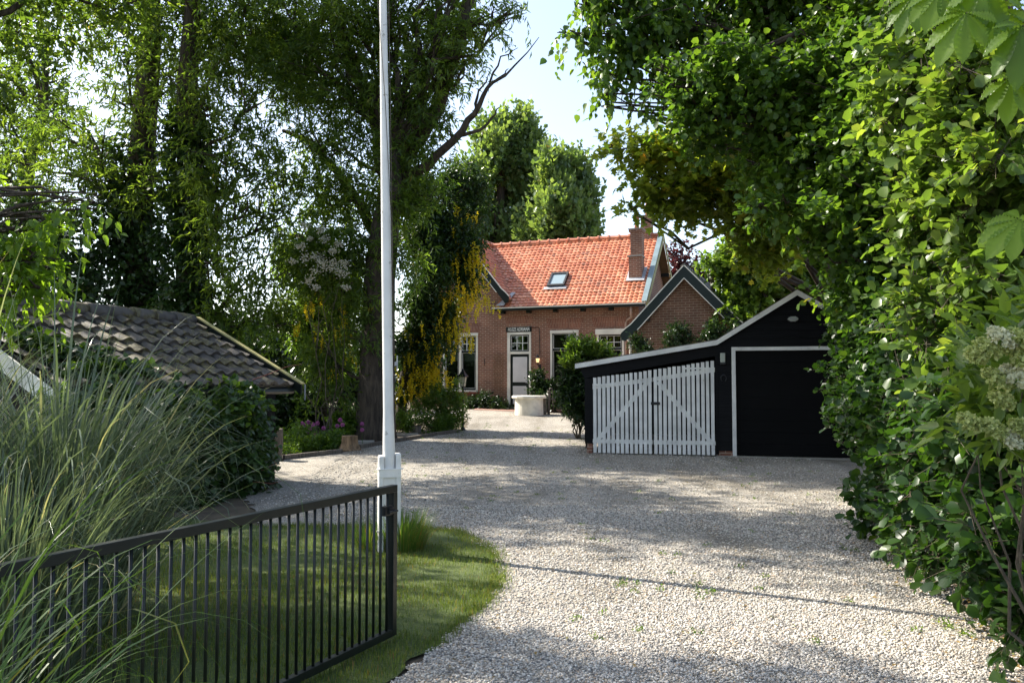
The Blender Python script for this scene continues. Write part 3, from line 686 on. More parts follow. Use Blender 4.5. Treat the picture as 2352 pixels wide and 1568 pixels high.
# windows
def window(W, kind):
    u0, u1, z0, z1 = W; mb = MB()
    halves = [(u0, u1)] if kind != 'double' else [(u0, (u0 + u1) / 2), ((u0 + u1) / 2, u1)]
    frame(mb, u0, u1, z0, z1, .085, -.015, .07, .07)
    if kind == 'double': mb.box((u0 + u1) / 2 - .055, (u0 + u1) / 2 + .055, -.012, .07, z0 + .07, z1 - .085)
    wf = mb.build('window', 'cream_white', house, bevel=.004)
    mb = MB(); mb.box(u0 - .05, u1 + .05, -.10, .0, z0 - .075, z0 - .002); mb.build('sill', 'sill_red', wf)
    mb = MB(); mb.box(u0 - (.0 if kind != 'box' else .03), u1 + .02, -.11 if kind == 'box' else -.05, -.016, z1 - (.20 if kind == 'box' else .11), z1 + .01); mb.build('blind_box', 'cream_white', wf, bevel=.01)
    sash, bars, pane, cur = MB(), MB(), MB(), MB()
    zt = z1 - .78                     # transom height
    for a, b in halves:
        la = a + (.085 if a == u0 else .055); lb = b - (.085 if b == u1 else .055); top = z1 - (.10 if kind != 'box' else .21)
        frame(sash, la, lb, zt + .05, top, .035, .0, .06); frame(sash, la, lb, z0 + .07, zt + .05, .035, .002, .06, .07); sash.box(la, lb, -.01, .065, zt + .0, zt + .055)
        frame(bars, la + .035, lb - .035, zt + .085, top - .035, .014, .008, .05); frame(bars, la + .035, lb - .035, z0 + .14, zt + .0, .014, .008, .05)
        if kind != 'plain':
            for k in (1, 2):
                x = la + .04 + (lb - la - .08) * k / 3; bars.box(x - .012, x + .012, .010, .05, zt + .09, top - .04)
            zz = (zt + top) / 2 + .01; bars.box(la + .04, lb - .04, .012, .05, zz - .012, zz + .012)
        pane.box(la + .03, lb - .03, .030, .036, z0 + .1, top - .03)
        if kind == 'double':
            x0, x1 = la + .05, lb - .05; zc = zt - .02; n = 10
            cur.box(x0, x1, .13, .14, zc - .05, zc + .02); pts = [(x0, .135, zc - .05)]
            for k in range(n): pts += [(x0 + (x1 - x0) * (k + .5) / n, .135, zc - .33), (x0 + (x1 - x0) * (k + 1) / n, .135, zc - .25)]
            pts += [(x1, .135, zc - .05)]; cur.prism(pts, (0, .01, 0))
        elif kind == 'plain':
            cur.box(la + .03, lb - .03, .13, .14, zt + .08, top - .03); cur.box(la + .03, lb - .03, .13, .14, z0 + .6, zt - .25)
        else: cur.box(la + .03, lb - .03, .13, .14, zt + .08, top - .03)
    sash.build('sash', 'green_black', wf); bars.build('glazing_bar', 'pure_white', wf); pane.build('pane', 'glass', wf)
    if kind == 'double': cur.build('curtain', 'lace', wf)
    else: cur.build('blind', 'grey_net', wf)
window(W1, 'double'); window(W3, 'plain'); window(W4, 'box')
# door
u0, u1, z0, z1 = DR
mb = MB(); mb.box(u0, u0 + .125, -.02, .08, z0, z1); mb.box(u1 - .085, u1, -.02, .08, z0, z1); mb.box(u0 + .125, u1 - .085, -.02, .08, z1 - .10, z1); mb.box(u0 + .125, u1 - .085, -.018, .08, z1 - .86, z1 - .76)
df = mb.build('door_frame', 'cream_white', house, bevel=.004)
la, lb = u0 + .125, u1 - .085
mb = MB(); frame(mb, la, lb, z1 - .76, z1 - .10, .04, .0, .06); sh = mb.build('transom_sash', 'green_black', df)
mb = MB(); frame(mb, la + .04, lb - .04, z1 - .72, z1 - .14, .014, .006, .05)
for k in (1, 2): x = la + .04 + (lb - la - .08) * k / 3; mb.box(x - .012, x + .012, .010, .05, z1 - .71, z1 - .15)
mb.box(la + .05, lb - .05, .012, .05, z1 - .442, z1 - .418); mb.build('glazing_bar', 'pure_white', df)
mb = MB(); mb.box(la + .03, lb - .03, .03, .036, z1 - .74, z1 - .12); mb.build('pane', 'glass', df)
mb = MB(); mb.box(la, lb, .02, .07, z0, z1 - .862); door = mb.build('door', 'green_black', house)
mb = MB(); mb.box(la + .105, lb - .085, .006, .0195, z1 - 1.96, z1 - .97); mb.box(la + .105, lb - .085, .006, .0195, z0 + .12, z1 - 2.11); mb.build('door_panel', 'door_panel', door, bevel=.006)
mb = MB(); mb.tube([(lb - .05, .02, z1 - 1.98), (lb - .05, -.03, z1 - 1.98), (lb - .14, -.035, z1 - 1.98)], .012, 8); mb.build('handle', 'lead', door)
mb = MB(); mb.box(u0 - .25, u1 + .1, -.45, -.03, -.05, .03); mb.build('doorstep', 'concrete', house, bevel=.01)
# anchor bar on the wall
p = front_pt(1113, 831); mb = MB(); mb.tube([(p.x, -.02, p.z - .14), (p.x + .01, -.03, p.z), (p.x - .01, -.02, p.z + .14)], .012, 6); mb.build('wall_anchor', 'iron', house)
# name sign
a = front_pt(1163, 751.5); b = front_pt(1221, 761.5)
sg = thing('name_sign', 'black name board with white lettering above the front door', 'sign', HM @ Vector((a.x, -.03, b.z)), HA)
mb = MB(); mb.box(0, b.x - a.x, 0, .025, 0, a.z - b.z); mb.build('board', 'green_black', sg, bevel=.004)
cu = bpy.data.curves.new('lettering', 'FONT'); cu.body = 'HUIZE ADRIANA'; cu.size = .2; cu.shear = .22; cu.offset = .003; cu.extrude = .002; cu.align_x = 'CENTER'; cu.align_y = 'CENTER'; cu.space_character = 1.02
to = bpy.data.objects.new('tmp', cu); COL.objects.link(to); dg = bpy.context.evaluated_depsgraph_get(); tm = bpy.data.meshes.new_from_object(to.evaluated_get(dg)); bpy.data.objects.remove(to)
wdt = max(v.co.x for v in tm.vertices) - min(v.co.x for v in tm.vertices); sx = (b.x - a.x) * .86 / wdt
tm.transform(Matrix.Translation(((b.x - a.x) / 2, -.006, (a.z - b.z) / 2)) @ Matrix.Rotation(R(90), 4, 'X') @ Matrix.Scale(sx, 4, (1, 0, 0)))
tm.materials.clear(); link('lettering', tm, 'pure_white', sg)
# lantern on the wall with its cable
p = front_pt(1238, 826)
wl_ = thing('wall_lantern', 'lit black wall lantern on a bracket beside the front door', 'lantern', HM @ Vector((p.x, -.16, p.z)), HA)
mb = MB(); mb.lathe([(.055, -.11), (.085, .05)], n=6); mb.build('lantern_glass', 'lit_glass', wl_)
mb = MB(); mb.lathe([(.105, .05), (.09, .07), (.03, .15), (.015, .17), (.02, .19), (.004, .22)], n=6); mb.lathe([(.02, -.17), (.06, -.13), (.06, -.108)], n=6)
for k in range(6):
    a_ = k * math.pi / 3; mb.tube([(.056 * math.cos(a_), .056 * math.sin(a_), -.11), (.087 * math.cos(a_), .087 * math.sin(a_), .05)], .006, 4)
mb.build('lantern_frame', 'iron', wl_)
mb = MB(); mb.tube([(0, 0, -.16), (.02, .04, -.26), (.04, .10, -.30), (.04, .14, -.26)], .014, 6); mb.box(.0, .08, .135, .155, -.36, -.18); mb.build('bracket', 'iron', wl_)
q0 = HI @ Vector(wl_.location)
qa = front_pt(1221, 752); qb = front_pt(1239, 752)
mb = MB(); o = Vector((q0.x, q0.y, q0.z)); mb.tube([Vector((qa.x, -.012, qa.z)) - o, Vector((qb.x - .03, -.012, qb.z)) - o, Vector((qb.x, -.012, qb.z - .04)) - o, Vector((qb.x + .02, -.012, q0.z + .25)) - o, Vector((q0.x + .02, -.04, q0.z + .18)) - o], .011, 5); mb.build('cable', 'iron', wl_)
# trellis
a = front_pt(1133, 812); b = front_pt(1158, 915)
tr = thing('wall_trellis', 'thin brown diamond trellis fixed to the brick left of the front door', 'trellis', HM @ Vector((a.x, -.02, b.z)), HA)
mb = MB(); Wt, Ht = b.x - a.x, a.z - b.z
for k in range(-6, 14):
    for s in (1, -1):
        z = k * .17; p0, p1 = (0, z), (Wt, z + Wt * 1.35)
        pts = [(x_ * 1.0, zz) for x_, zz in (p0, p1)]
        (xa, za_), (xb, zb_) = pts; m_ = (zb_ - za_) / (xb - xa)
        ta = max(0, (0 - za_) / m_) if za_ < 0 else 0; tb = min(xb, (Ht - za_) / m_) if zb_ > Ht else xb
        if tb - ta < .04: continue
        A_ = (ta, za_ + m_ * ta); B_ = (tb, za_ + m_ * tb)
        if s < 0: A_, B_ = (Wt - A_[0], A_[1]), (Wt - B_[0], B_[1])
        mb.bar((A_[0], -.003 * s, A_[1]), (B_[0], -.003 * s, B_[1]), .012, .008, (0, 1, 0))
mb.build('lattice', 'wood_edge', tr)

# ------------------------------------------------------------------ brick annexe in front of the right gable
an = thing('brick_annexe', 'small gabled annexe of tan brick with dark green bargeboards and a metal flue', 'annexe', (5.80, 27.25, .38), HA)
za, ze, hw = 5.42 - .38, 3.22 - .38, 2.10
mb = MB(); mb.face([(-1.85, 0, -.3), (1.85, 0, -.3), (1.85, 0, ze + .2), (0, 0, za - .1), (-1.85, 0, ze + .2)])
mb.face([(-1.85, 0, -.3), (-1.85, 0, ze + .2), (-1.85, 5.5, ze + .2), (-1.85, 5.5, -.3)]); mb.face([(1.85, 0, -.3), (1.85, 5.5, -.3), (1.85, 5.5, ze + .2), (1.85, 0, ze + .2)]); mb.face([(-1.85, 5.5, -.3), (-1.85, 5.5, ze + .2), (0, 5.5, za - .1), (1.85, 5.5, ze + .2), (1.85, 5.5, -.3)])
mb.build('wall', 'brick_tan', an)
TA = math.atan((za - ze) / hw); ca, sa = math.cos(TA), math.sin(TA)
mb = MB()
for s in (-1, 1):
    tiles(mb, (s * hw, -.22 if s > 0 else 5.6, ze + .03), (0, s, 0), (-s * ca, 0, sa), (s * sa, 0, ca), 5.82, hw / ca, .3, .36, sub=4)
    slab(mb, [(s * hw, -.22, ze), (s * hw, 5.6, ze), (0, 5.6, za), (0, -.22, za)], (s * sa, 0, ca), .08)
for k in range(13): mb.tube([(0, -.22 + k * .44, za + .02), (0, .24 + k * .44, za + .02)], [.12, .10], 8)
mb.build('roof', 'tile_dark', an)
mw, mg = MB(), MB(); barge(mw, mg, 0, hw, ze + .02, za + .05, -.27, .27, .20, .035); mg.build('bargeboard', 'barge_green', an); mw.build('barge_trim', 'cream_white', an)
for s in (-1, 1): MB().box(s * 1.25 - .05, s * 1.25 + .05, -.22, -.002, ze + .45, ze + .55).build('purlin_end', 'green_black', an)
mb = MB(); mb.tube([(-2.02, -.1, ze - .02), (-1.96, -.12, ze - .12), (-1.86, -.10, ze - .28), (-1.86, -.10, .0)], .045, 10); mb.build('downpipe', 'cream_white', an, smooth=True)
mb = MB(); mb.lathe([(.085, -.6), (.085, .55), (.13, .57), (.13, .62), (.09, .64), (.14, .66), (.14, .70), (.02, .72)], (.78, .9, 4.35), 14); mb.build('flue', 'rusty_iron', an, smooth=False)

# ------------------------------------------------------------------ black garage with lean-to
GA = R(-14)
ga = thing('black_garage', 'black weatherboarded garage with white roof edge, sectional door and sloping lean-to', 'garage', (4.648, 17.0, .09), GA)
GM = Matrix.Translation(ga.location) @ Matrix.Rotation(GA, 4, 'Z'); GI = GM.inverted()
def gp(px, py, v=0): return GI @ onplane(px, py, GM @ Vector((0, v, 0)), GM.to_3x3() @ Vector((0, -1, 0)))
RL = [(-3.36, 1.93), (-.38, 2.41), (1.226, 3.42), (2.83, 2.41)]
def roofz(u): return float(np.interp(u, [p[0] for p in RL], [p[1] for p in RL]))
def clipk(poly, f):
    out = []
    for i in range(len(poly)):
        a, b = poly[i], poly[(i + 1) % len(poly)]; fa, fb = f(a), f(b)
        if fa >= 0: out.append(a)
        if (fa >= 0) != (fb >= 0): t = fa / (fa - fb); out.append((a[0] + (b[0] - a[0]) * t, a[1] + (b[1] - a[1]) * t))
    return out
mb = MB()
def boards(poly, z0, z1, h=.165, v=0, fl=.016):
    z = z0
    while z < z1:
        q = clipk(clipk(poly, lambda p: p[1] - z), lambda p: z + h - p[1])
        if len(q) >= 3: mb.face([(u_, v - fl * (1 - (z_ - z) / h), z_) for u_, z_ in q]); us = [p[0] for p in q if p[1] < z + .01]
        if len(q) >= 3 and len(us) >= 2: mb.face([(min(us), v, z), (max(us), v, z), (max(us), v - fl, z), (min(us), v - fl, z)])
        z += h
boards([(-.085, 2.275), (2.60, 2.275), (2.60, 2.52), (1.226, 3.38), (-.085, 2.56)], 2.275, 3.4)
boards([(-.42, .12), (-.085, .12), (-.085, 2.58), (-.42, 2.37)], .12, 2.6)
boards([(2.50, .1), (2.62, .1), (2.62, 2.275), (2.50, 2.275)], .1, 2.3)
mb.prism([(-3.17, .0, 1.62), (-.42, .0, 2.08), (-.42, .0, 2.37), (-3.30, .0, 1.90)], (0, .03, 0))
mb.box(-3.17, -2.99, .0, .16, .22, 1.62)
mb.box(-.42, -.36, -.025, .0, .05, 2.2)
mb.face([(-3.17, .1, .1), (-3.17, 5.5, .1), (-3.17, 5.5, 1.9), (-3.17, .1, 1.9)]); mb.face([(2.62, 0, 0), (2.62, 5.5, 0), (2.62, 5.5, 2.5), (2.62, 0, 2.5)])
mb.face([(-3.17, 5.5, 0), (2.62, 5.5, 0), (2.62, 5.5, 2.5), (1.226, 5.5, 3.3), (-.38, 5.5, 2.4), (-3.17, 5.5, 1.9)]); mb.face([(-.25, .05, 0), (-.25, 5.5, 0), (-.25, 5.5, 2.4), (-.25, .05, 2.4)])
mb.build('wall', 'black_board', ga)
MB().box(-3.13, -3.01, .02, .14, -.1, .22).build('brick_pier', 'brick_red', ga); MB().box(-.38, -.08, .01, .10, -.08, .12).build('brick_pier', 'brick_red', ga)
mb = MB(); mb.box(-.42, 2.62, -.06, .01, -.08, .02); mb.build('threshold', 'concrete', ga)
mb = MB(); mbw = MB()
for (a, b) in zip(RL[:-1], RL[1:]):
    d = Vector((b[0] - a[0], 0, b[1] - a[1])).normalized(); n = Vector((-d.z, 0, d.x))
    A, B = Vector((a[0], -.12, a[1])), Vector((b[0], -.12, b[1]))
    slab(mb, [A + Vector((0, .04, .02)), B + Vector((0, .04, .02)), B + Vector((0, 5.8, .02)), A + Vector((0, 5.8, .02))], n, .045)
# white edge boards, joined end to end
edge = [(u_, z_) for u_, z_ in RL]
low = [(-3.36, 1.83), (-.37, 2.312), (1.226, 3.305), (2.83, 2.30)]
for k in range(3):
    mbw.prism([(edge[k][0], -.115, edge[k][1]), (edge[k+1][0], -.115, edge[k+1][1]), (low[k+1][0], -.115, low[k+1][1]), (low[k][0], -.115, low[k][1])], (0, .03, 0))
mb.build('roof', 'tile_dark', ga); mbw.build('roof_edge', 'weathered_white', ga)
mb = MB(); mb.box(-.085, -.005, -.035, .03, -.02, 2.19); mb.box(-.085, 2.50, -.037, .03, 2.19, 2.265); mb.box(2.42, 2.50, -.035, .03, -.02, 2.19); mb.build('door_frame', 'weathered_white', ga, bevel=.004)
mb = MB()
for k in range(9): mb.box(-.005, 2.42, .05, .08, .03 + k * .24, .03 + k * .24 + .237)
gd = mb.build('garage_door', 'black_door', ga)
p = gp(1960, 1041); mb = MB(); mb.box(2.18, 2.36, .042, .052, .09, .115); mb.build('maker_plate', 'lead', gd)
mb = MB()
for k in range(15):
    a_ = R(-50) + k * R(280) / 14
    if k: mb.bar((-.25 + .055 * math.sin(pa), -.03, 1.62 - .07 * math.cos(pa)), (-.25 + .055 * math.sin(a_), -.03, 1.62 - .07 * math.cos(a_)), .014, .012, (0, 1, 0))
    pa = a_
mb = MB(); mb.tube([(-.25 + .055 * math.sin(t_), -.03, 1.62 - .07 * math.cos(t_)) for t_ in np.linspace(R(35), R(325), 12)], .010, 5); mb.build('horseshoe', 'iron', ga)
# picket gate, two leaves
topz = lambda u: float(np.interp(u, [-2.97, -1.70, -.42], [1.635, 1.80, 2.00]))
for side in (0, 1):
    uA, uB = ((-2.985, -1.715), (-1.695, -.425))[side]
    lf = thing('picket_gate', ('white picket gate leaf by the outer corner post, its brace rising to the right' if side == 0 else 'taller white picket gate leaf next to the garage door, with a black latch'), 'gate', GM @ Vector((uA, -.05, .03)), GA, 'white picket gate leaves on the lean-to')
    n = 13; sp = (uB - uA) / n
    for k in range(n):
        x = k * sp + sp * .12; w = sp * .70; zt_ = topz(uA + x) - .03 + rng.normal() * .006; m2 = MB()
        m2.prism([(x, -.012, 0), (x + w, -.012, 0), (x + w + rng.normal() * .003, -.012, zt_), (x, -.012, zt_)], (0, .018, 0)); m2.build('picket', 'weathered_white', lf)
    mb = MB(); L_ = uB - uA
    mb.box(0, L_, .0065, .03, .20, .29); mb.build('rail', 'weathered_white', lf); mb = MB()
    zr0, zr1 = topz(uA) - .28, topz(uB) - .28; mb.prism([(0, .0065, zr0), (L_, .0065, zr1), (L_, .0065, zr1 + .09), (0, .0065, zr0 + .09)], (0, .024, 0))
    mb.build('rail', 'weathered_white', lf)
    mb = MB()
    if side == 0: mb.prism([(.06, .007, .29), (.17, .007, .29), (L_ - .03, .007, zr1), (L_ - .15, .007, zr1)], (0, .022, 0))
    else: mb.prism([(.03, .007, zr0), (.15, .007, zr0), (L_ - .06, .007, .29), (L_ - .17, .007, .29)], (0, .022, 0))
    mb.build('brace', 'weathered_white', lf)
    for zz in (.22, (topz(uA) - .20 if side == 0 else topz(uB) - .22)):
        mb = MB(); x0, x1 = (0, .60) if side == 0 else (L_ - .62, L_)
        mb.box(x0, x1, -.020, -.013, zz, zz + .035)
        for xx in (x0 + .04, x0 + .3, x1 - .05): mb.tube([(xx, -.020, zz + .017), (xx, -.027, zz + .017)], .010, 8)
        mb.build('strap_hinge', 'weathered_white', lf)
    if side:
        mb = MB(); mb.box(-.05, .14, -.035, -.0125, 1.06 - .03, 1.06 + .03); mb.tube([(-.03, -.04, 1.06), (.13, -.04, 1.06)], .016, 8); mb.build('latch', 'iron', lf, bevel=.006)
# lamps on the garage
p = gp(1660, 821.5)
t = thing('wall_light', 'upright frosted wall lamp on the black post beside the garage door', 'lamp', GM @ Vector((p.x, -.02, p.z)), GA)
mb = MB(); mb.box(-.05, .05, -.06, .015, -.10, .10); mb.build('lamp_shade', 'frosted', t, bevel=.012); mb = MB(); mb.box(-.055, .055, -.07, .015, -.14, -.102); mb.build('base', 'iron', t, bevel=.006)
p = gp(1821, 733)
t = thing('bulkhead_light', 'oval caged bulkhead lamp high in the black garage gable', 'lamp', GM @ Vector((p.x, -.02, p.z)), GA)
ov = lambda a, b, y, n=20: [(a * math.cos(2 * math.pi * k / n), y, b * math.sin(2 * math.pi * k / n)) for k in range(n)]
mb = MB(); mb.prism(ov(.115, .065, .0), (0, -.03, 0)); mb.build('base', 'iron', t)
mb = MB(); mb.prism(ov(.10, .05, -.03), (0, -.05, 0)); mb.build('lamp_shade', 'frosted', t, bevel=.015)
mb = MB(); mb.tube([(-.10, -.03, 0), (-.09, -.09, 0), (.09, -.09, 0), (.10, -.03, 0)], .006, 5)
for x in (-.04, .04): mb.tube([(x, -.03, .055), (x, -.09, .045), (x, -.09, -.045), (x, -.03, -.055)], .006, 5)
mb.build('cage', 'lead', t)

# ------------------------------------------------------------------ old shed on the left
rd = Vector((.366, .931, 0)); pd = Vector((.931, -.366, 0)); NA = Vector((-7.25, 10.3, 2.70)); NE = NA + pd * 2.14 + Vector((0, 0, -1.12)); LEN = 4.42
shed = thing('garden_shed', 'low shed with mossy dark tiled roof overgrown with ivy behind the tall grass', 'shed', (NE.x, NE.y, 0))
def sl(v): return Vector(v) - Vector((NE.x, NE.y, 0))
up_ = (NA - NE); SL_ = up_.length; up_.normalize(); sn = rd.cross(up_).normalized()
if sn.z < 0: sn = -sn
mb = MB(); tiles(mb, sl(NE) - rd * .0, rd, up_, sn, LEN, SL_, .30, .345, amp=.032, step=.05, sub=8, prof=lambda f: math.sin(2 * math.pi * f) if f < .999 else 0); 
sroof = mb.build('roof', 'tile_dark', shed)
lf_ = (-pd * 2.14 + Vector((0, 0, -1.12))).normalized()
mb = MB(); slab(mb, [sl(NE), sl(NE) + rd * LEN, sl(NA) + rd * LEN, sl(NA)], sn, .06); slab(mb, [sl(NA), sl(NA) + rd * LEN, sl(NA) + rd * LEN + lf_ * SL_, sl(NA) + lf_ * SL_], Vector((-sn.x, -sn.y, sn.z)), .06); mb.build('roof_deck', 'green_black', shed)
mb = MB()
for k in range(10):
    a = sl(NA) + rd * (k * .44 - .02) + Vector((0, 0, .01)); mb.tube([a, a + rd * .46], [.135, .115], 12); 
mb.build('ridge_cap', 'tile_dark', sroof, smooth=True)
mb = MB(); a = sl(NA) + rd * (LEN + .02) + sn * .10; b = sl(NE) + rd * (LEN + .02) + sn * .10 - up_ * .12
mb.prism([a, b, b + rd * .10, a + rd * .10], -sn * .02); mb.build('verge_board', 'moss_board', shed)
mb = MB(); mb.prism([a - sn * .022, b - sn * .022, b - sn * .022 - Vector((0, 0, .16)), a - sn * .022 - Vector((0, 0, .16))], rd * .03); mb.build('verge_fascia', 'green_black', shed)
mb = MB(); mb.prism([b - sn * .02 + rd * .09, b - sn * .02 + rd * .10, b - sn * .02 + rd * .10 - Vector((0, 0, .26)), b - sn * .02 + rd * .09 - Vector((0, 0, .26))], pd * .02); mb.build('end_strip', 'lead', shed)
mb = MB(); a = sl(NA) - rd * .06 + Vector((0, 0, -.03)); b = sl(NE) - rd * .06 + Vector((0, 0, -.05)) - up_ * .05
mb.prism([a, b, b - sn * .20, a - Vector((0, 0, .24))], rd * .03); a2 = sl(NA) + lf_ * SL_ - rd * .06; mb.prism([a - rd*.001, a2, a2 - Vector((0, 0, .2)), a - Vector((0, 0, .24)) - rd*.001], rd * .03); mb.build('bargeboard', 'weathered_white', shed)
mb = MB(); mb.tube([sl(NE) - pd * .02 - Vector((0, 0, .09)), sl(NE) + rd * LEN - pd * .02 - Vector((0, 0, .09))], .05, 8); mb.build('gutter', 'green_black', shed)
mb = MB(); q = [sl(NE) - pd * .35, sl(NE) - pd * .35 + rd * (LEN - .25), sl(NE) - pd * 3.9 + rd * (LEN - .25), sl(NE) - pd * 3.9]
q = [Vector((p.x, p.y, 0)) + rd * .25 for p in q]; h = 1.62
for k in range(4):
    a, b = q[k], q[(k + 1) % 4]; mb.face([a, b, b + Vector((0, 0, h)), a + Vector((0, 0, h))])
for k in (0, 2):
    a = q[1] if k == 0 else q[0]; b = q[2] if k == 0 else q[3]; m_ = (a + b) / 2; mb.face([a + Vector((0, 0, h)), b + Vector((0, 0, h)), m_ + Vector((0, 0, 2.55))])
mb.build('wall', 'black_board', shed)

# ------------------------------------------------------------------ metal driveway gate
E = at(906, 1275, 5.32); gdir = Vector((-.435, -.900, 0)).normalized(); GL = 3.3
Eb = Vector((E.x, E.y, 0)); ang = math.atan2(gdir.y, gdir.x)
gt = thing('metal_gate', 'dark green metal gate of thin vertical bars standing open on the grass', 'gate', Eb, ang)
z0, z1 = .035, .985
mb = MB(); mb.box(0, GL, -.022, .022, z1 - .045, z1); mb.build('top_rail', 'metal_green', gt, bevel=.003)
mb = MB(); mb.box(.045, GL, -.022, .022, z0, z0 + .045); mb.build('bottom_rail', 'metal_green', gt, bevel=.003)
mb = MB(); mb.box(0, .045, -.022, .022, z0, z1 - .0455); mb.build('end_post', 'metal_green', gt, bevel=.003)
mb = MB(); mb.box(GL + .001, GL + .05, -.03, .03, 0, z1 + .05); mb.build('hinge_post', 'metal_green', gt, bevel=.003)
nb = 46
for k in range(nb):
    x = .085 + k * (GL - .12) / (nb - 1); m2 = MB(); m2.tube([(x, 0, z0 + .044), (x, 0, z1 - .044)], .0085, 8); m2.build('bar', 'metal_green', gt, smooth=True)
mb = MB(); mb.box(.05, .13, -.020, .018, .80, .86); mb.tube([(.06, .03, .83), (.06, .06, .83), (.15, .06, .83)], .008, 6); mb.box(.05, .10, .018, .03, .81, .85); mb.build('latch', 'iron', gt, bevel=.004)

# ------------------------------------------------------------------ flagpole
fb = at(893, 1262, 8.05); fb = Vector((fb.x, fb.y, 0))
fp = thing('flagpole', 'tall white flagpole held between two short white posts at the edge of the grass', 'flagpole', fb, R(14))
lean = -math.tan(R(1.15))
mb = MB(); prof = [(.12, .050), (.5, .055), (.92, .060), (1.05, .059), (1.35, .051), (1.8, .050), (2.6, .049), (3.6, .045), (5.2, .037), (7.5, .026), (9.0, .02)]
mb.tube([((z - .9) * lean - .005, 0, z) for z, r_ in prof], [r_ for z, r_ in prof], 20); mb.build('pole', 'pole_white', fp, smooth=True)
mb = MB(); mb.lathe([(.001, 0), (.04, .02), (.05, .06), (.03, .10), (.001, .11)], ((9.0 - .9) * lean, 0, 9.0), 14); mb.build('finial', 'pole_white', fp, smooth=True)
for s, h in ((-1, .925), (1, .945)):
    mb = MB(); x0, x1 = (-.108, -.056) if s < 0 else (.056, .108); mb.box(x0, x1, -.07, .07, -.05, h); mb.build('side_post', 'weathered_white', fp, bevel=.012)
mb = MB(); mb.box(-.125, .125, -.085, -.02, .795, .803); mb.box(-.105, .105, -.078, -.0705, .72, .795); mb.build('clamp', 'weathered_white', fp)
mb = MB(); mb.box(-.055, .055, -.060, -.0, .20, .719); mb.build('infill_board', 'weathered_white', fp); mb = MB(); mb.box(-.125, .03, -.085, -.071, .20, .215); mb.build('bottom_plate', 'weathered_white', fp)
mb = MB(); pts = [(.054, -.03, 1.9), (.05, -.045, 3.0), (.0, -.055, 4.4), (-.06, -.05, 5.4), (-.10, -.045, 7.0), (-.14, -.02, 8.9)]; mb.tube([(x + (z - .9) * lean, y, z) for x, y, z in pts], .0035, 5)
pts = [(.056, .0, 1.9), (.055, .0, 3.6), (.05, .0, 6), (.03, 0, 8.9)]; mb.tube([(x + (z - .9) * lean, y, z) for x, y, z in pts], .0035, 5); mb.build('halyard', 'post_wood', fp)
mb = MB(); mb.box(.045, .075, -.012, .012, 1.80, 1.84); mb.tube([(.07, 0, 1.76), (.07, 0, 1.90)], .006, 6); mb.build('cleat', 'lead', fp)

# ------------------------------------------------------------------ well, pump, lamp post, stump and posts
wp = gnd(1216, 955); wc = Vector((wp.x, wp.y + .5, gz(wp.y + .5)))
w = thing('covered_well', 'round white plastered well with a wide flat lid in front of the house', 'well', wc)
mb = MB(); mb.lathe([(.50, -.15), (.51, .0), (.505, .3), (.50, .58)], n=36); mb.build('well_body', 'white_render', w, smooth=False)
mb = MB(); mb.lathe([(.60, .58), (.615, .60), (.615, .655), (.60, .675), (.001, .68)], n=16); mb.build('lid', 'white_render', w)
pp = wc + Vector((.60, .15, 0))
pu = thing('hand_pump', 'weathered old hand pump with a bent handle right behind the white well', 'pump', pp)
mb = MB(); mb.box(-.09, .03, -.05, .09, 0, .62); mb.tube([(-.03, .02, .6), (-.03, .02, .72)], [.05, .055], 10); mb.build('post', 'post_wood', pu, bevel=.015)
mb = MB(); mb.tube([(.10, 0, 0), (.10, 0, .35), (.115, 0, .62), (.12, 0, .80)], [.055, .05, .06, .05], 12); mb.tube([(.12, 0, .78), (.12, 0, .84)], [.075, .07], 12); mb.build('barrel', 'rusty_iron', pu, smooth=True)
mb = MB(); mb.tube([(.12, 0, .55), (.22, -.03, .56), (.32, -.05, .50), (.33, -.05, .45)], [.03, .03, .028, .03], 8); mb.build('spout', 'rusty_iron', pu, smooth=True)
mb = MB(); mb.tube([(.12, 0, .84), (.15, 0, .93), (.22, 0, .93), (.25, .02, .80), (.25, .03, .45), (.28, .03, .15)], [.02, .03, .022, .018, .014, .014], 8); mb.build('handle', 'rusty_iron', pu, smooth=True)
lp = gnd(1063, 988); lz = at(1061, 846, lp.y).z - gz(lp.y)
la_ = thing('lamp_post', 'dark garden lamp post with a tapered lantern beside the flower bed', 'lamp post', (lp.x, lp.y, gz(lp.y)), R(25))
H = lz
mb = MB(); mb.lathe([(.075, 0), (.075, .05), (.045, .09), (.036, .14), (.034, H - .95), (.042, H - .93), (.034, H - .90), (.028, H - .56), (.045, H - .54)], n=12); mb.build('post', 'metal_green', la_, smooth=False)
mb = MB(); mb.lathe([(.075, H - .53), (.125, H - .25)], n=4); mb.build('lantern_glass', 'lantern_glass', la_)
mb = MB(); mb.lathe([(.085, H - .545), (.085, H - .525)], n=4)
for k in range(4):
    a_ = k * math.pi / 2; mb.tube([(.078 * math.cos(a_), .078 * math.sin(a_), H - .53), (.128 * math.cos(a_), .128 * math.sin(a_), H - .25)], .009, 4)
mb.build('lantern_frame', 'metal_green', la_)
mb = MB(); mb.lathe([(.19, H - .25), (.185, H - .235), (.11, H - .16), (.06, H - .085), (.05, H - .08), (.045, H - .06), (.02, H - .045), (.03, H - .03), (.002, H)], n=4); mb.build('lantern_roof', 'metal_green', la_)
